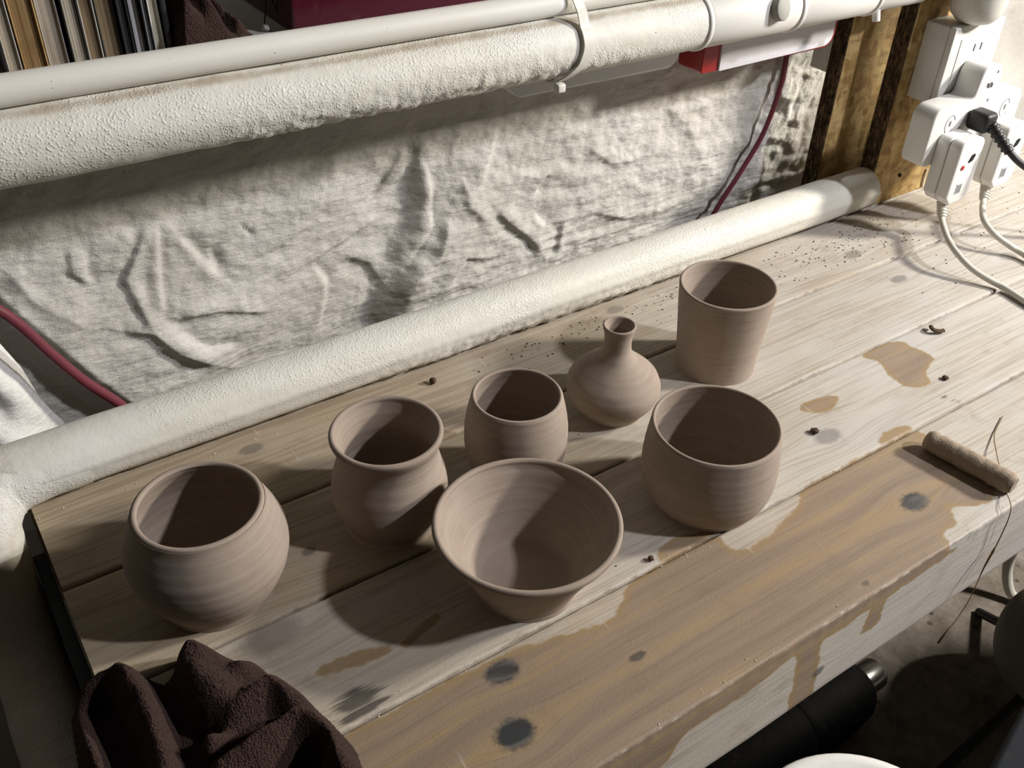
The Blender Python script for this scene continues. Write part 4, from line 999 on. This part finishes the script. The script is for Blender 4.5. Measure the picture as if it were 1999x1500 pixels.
curl = tube('clay_curl', catmull([(0.760, 0.4050, 0.0030), (0.756, 0.4020, 0.0045), (0.7555, 0.3985, 0.0040), (0.760, 0.3955, 0.0030), (0.765, 0.3945, 0.0026)], 8), 0.0022, M_crumb, None, 8, True, None, 0.7)
tag(curl, 'curled dark clay shaving on the pale boards at right', 'clay crumb')
tag(lumpy('clay_pellet', (0.7035, 0.3470, 0.0002), 0.0028, M_crumb, 0.5, 8.0), 'dark crumb just below the large brown blot', 'clay crumb', 'loose clay crumbs on the bench')
# stray crumbs nobody could count
def crumbs(name, spots, mat, rs):
    bm = bmesh.new()
    for (x, y) in spots:
        r = random.uniform(*rs); mt = Matrix.Translation((x, y, r * 0.35)) @ Matrix.Rotation(random.uniform(0, 6.3), 4, 'Z') @ Matrix.Diagonal((1, random.uniform(.5, 1), random.uniform(.4, .7), 1))
        g = bmesh.ops.create_icosphere(bm, subdivisions=1, radius=r, matrix=mt)
        for v in g['verts']: v.co += Vector((random.uniform(-1, 1), random.uniform(-1, 1), random.uniform(-.5, .5))) * r * 0.25
    return from_bm(name, bm, mat, None, False)
sp = []
for k in range(420):
    u = random.random()
    if u < 0.45: x = random.gauss(0.80, 0.09); y = random.uniform(0.53, 0.585)
    elif u < 0.75: x = random.uniform(0.36, 0.62); y = 0.5885 - abs(random.gauss(0, 0.018))
    elif u < 0.93: x = random.uniform(0.80, 1.1); y = random.uniform(0.43, 0.58)
    else: x = random.uniform(0.30, 1.0); y = random.uniform(0.33, 0.57)
    if y < 0.587 and 0.0 < x < 1.3: sp.append((x, y))
pots_xy = [(.088, .4605, .054), (.2165, .4562, .044), (.2624, .3537, .064), (.3164, .4468, .041), (.4288, .4709, .041), (.5478, .4733, .044), (.4232, .3527, .052)]
sp = [q for q in sp if all((q[0] - a) ** 2 + (q[1] - b) ** 2 > c * c for a, b, c in pots_xy)]
tag(crumbs('clay_crumbs', sp, M_crumb, (0.00025, 0.0011)), 'scattered dark clay crumbs over the back and right bench boards', 'clay crumbs', kind='stuff')
sp = [(random.uniform(0.0, 0.5), 0.5885 - abs(random.gauss(0, 0.005))) for k in range(46)] + [(random.uniform(0.05, 0.62), 0.3165 + random.gauss(0, 0.003)) for k in range(60)] + [(random.uniform(0.1, 0.75), 0.2205 + abs(random.gauss(0, 0.003))) for k in range(40)]
sp = [q for q in sp if all((q[0] - a) ** 2 + (q[1] - b) ** 2 > c * c for a, b, c in pots_xy)]
tag(crumbs('pale_chips', sp, M_chip, (0.0002, 0.0007)), 'tiny pale paint and clay chips along the board joints', 'paint chips', kind='stuff')
# dry plant stalk hanging over the front edge
pts = [(0.6995, 0.2873, 0.0012), (0.6720, 0.2765, 0.0015), (0.6480, 0.2600, 0.0060), (0.6322, 0.2462, 0.0065), (0.6170, 0.2300, 0.0040), (0.6020, 0.2155, 0.0035), (0.6046, 0.2150, -0.0292), (0.5980, 0.2140, -0.0554), (0.5960, 0.2130, -0.0885), (0.5860, 0.2120, -0.1075), (0.5790, 0.2120, -0.1151), (0.5725, 0.2120, -0.1269)]
pp = catmull(pts, 8); rd = [0.00035 + 0.00065 * max(0, math.sin(i * 0.16)) * (1 if i > 50 else 0.15) for i in range(len(pp))]
tag(tube('dry_stalk', pp, 0.0005, M_straw, None, 7, True, rd), 'thin dry plant stalk hanging over the front bench edge at right', 'stalk')

# ------------------------------------------------------------------ things under and in front of the bench
hg = empty('heat_gun', (0.62, 0.338, -0.5)); tag(hg, 'black heat gun with steel nozzle lying under the bench', 'heat gun')
reparent(lathe('barrel', [(0, -0.16), (0.036, -0.16), (0.042, -0.15), (0.042, 0.03), (0.040, 0.045), (0.036, 0.075), (0.030, 0.085), (0.026, 0.087), (0, 0.087)], M_drill, None, 48, (0.655, 0.338, -0.457), 0, 'x'), hg)
reparent(lathe('band', [(0.0425, -0.008), (0.0432, -0.006), (0.0432, 0.006), (0.0425, 0.008)], M_drill, None, 48, (0.640, 0.338, -0.457), 0, 'x'), hg)
reparent(lathe('nozzle', [(0, 0.0), (0.019, 0.0), (0.019, 0.030), (0.0165, 0.034), (0.0165, 0.012), (0, 0.012)], M_steel, None, 40, (0.742, 0.338, -0.457), 0, 'x'), hg)
reparent(box('handle', 0.53, 0.57, 0.24, 0.33, -0.485, -0.445, M_drill, r=0.008), hg)
bk = empty('white_bin', (0.328, 0.103, -0.5)); tag(bk, 'tall white lidded bin in front of the bench at bottom of view', 'bin')
reparent(lathe('body', [(0, 0), (0.056, 0), (0.060, 0.01), (0.067, 0.448), (0, 0.448)], M_white, None, 64, (0.328, 0.103, -0.4995)), bk)
reparent(lathe('lid', [(0, 0.4485), (0.0705, 0.4485), (0.0715, 0.451), (0.0715, 0.4615), (0.069, 0.4645), (0.063, 0.465), (0.060, 0.4638), (0, 0.4638)], M_white, None, 64, (0.328, 0.103, -0.4995)), bk)
bs = empty('stool', (0.925, 0.215, -0.5)); tag(bs, 'grey round-cushioned stool on black legs at the right edge', 'stool')
sprof = [(0.0, -0.062), (0.045, -0.060), (0.066, -0.050), (0.079, -0.028), (0.083, 0.0), (0.079, 0.026), (0.066, 0.046), (0.045, 0.056), (0.0, 0.060)]
sprof = [tuple(q) for q in catmull([(a_, b_, 0) for a_, b_ in sprof], 6)]; sprof = [(max(0.0, q[0]), q[1]) for q in sprof]
reparent(lathe('seat', sprof, M_grey, None, 64, (0.944, 0.211, -0.398)), bs)
for (x, y) in ((0.762, 0.222), (1.06, 0.17), (1.00, 0.34)):
    dv = Vector((x - 0.928, y - 0.214, 0)).normalized() * 0.05
    reparent(tube('leg', [(0.928 + dv.x, 0.214 + dv.y, -0.432), (x, y, -0.4975)], 0.006, M_black, None, 12), bs)
bn = empty('floor_shade_tray', (0.8, -0.1, -0.5)); tag(bn, 'dark tray shape in the lower right corner, built on out of view to shade the floor', 'table')  # only its corner is in view; the unseen rest is added to shade the floor
bpoly = [(0.413, 0.0972), (0.4794, 0.1153), (0.56, 0.135), (0.66, 0.150), (1.25, 0.150), (1.25, -0.30), (0.420, -0.30)]
reparent(prism('tray', round_poly(bpoly, 0.012, 4), 'z', -0.120, -0.034, M_darkfill, None, 0.004, 3), bn)
reparent(prism('rim', round_poly(bpoly, 0.012, 4), 'z', -0.033, -0.020, M_darkfill, None, 0.003, 3), bn)
for (x, y) in ((0.47, -0.26), (1.20, -0.26), (1.20, 0.06)): reparent(box('leg', x, x + 0.03, y, y + 0.03, -0.4998, -0.120, M_darkfill, r=0.002), bn)
pl = tube('grey_tube', catmull([(1.054, 0.352, -0.40), (1.054, 0.351, -0.45), (1.054, 0.335, -0.485), (1.060, 0.315, -0.4935)], 8), 0.0065, M_whiteb, None, 14)
tag(pl, 'pale bent tube standing on the floor beyond the basin', 'tube')
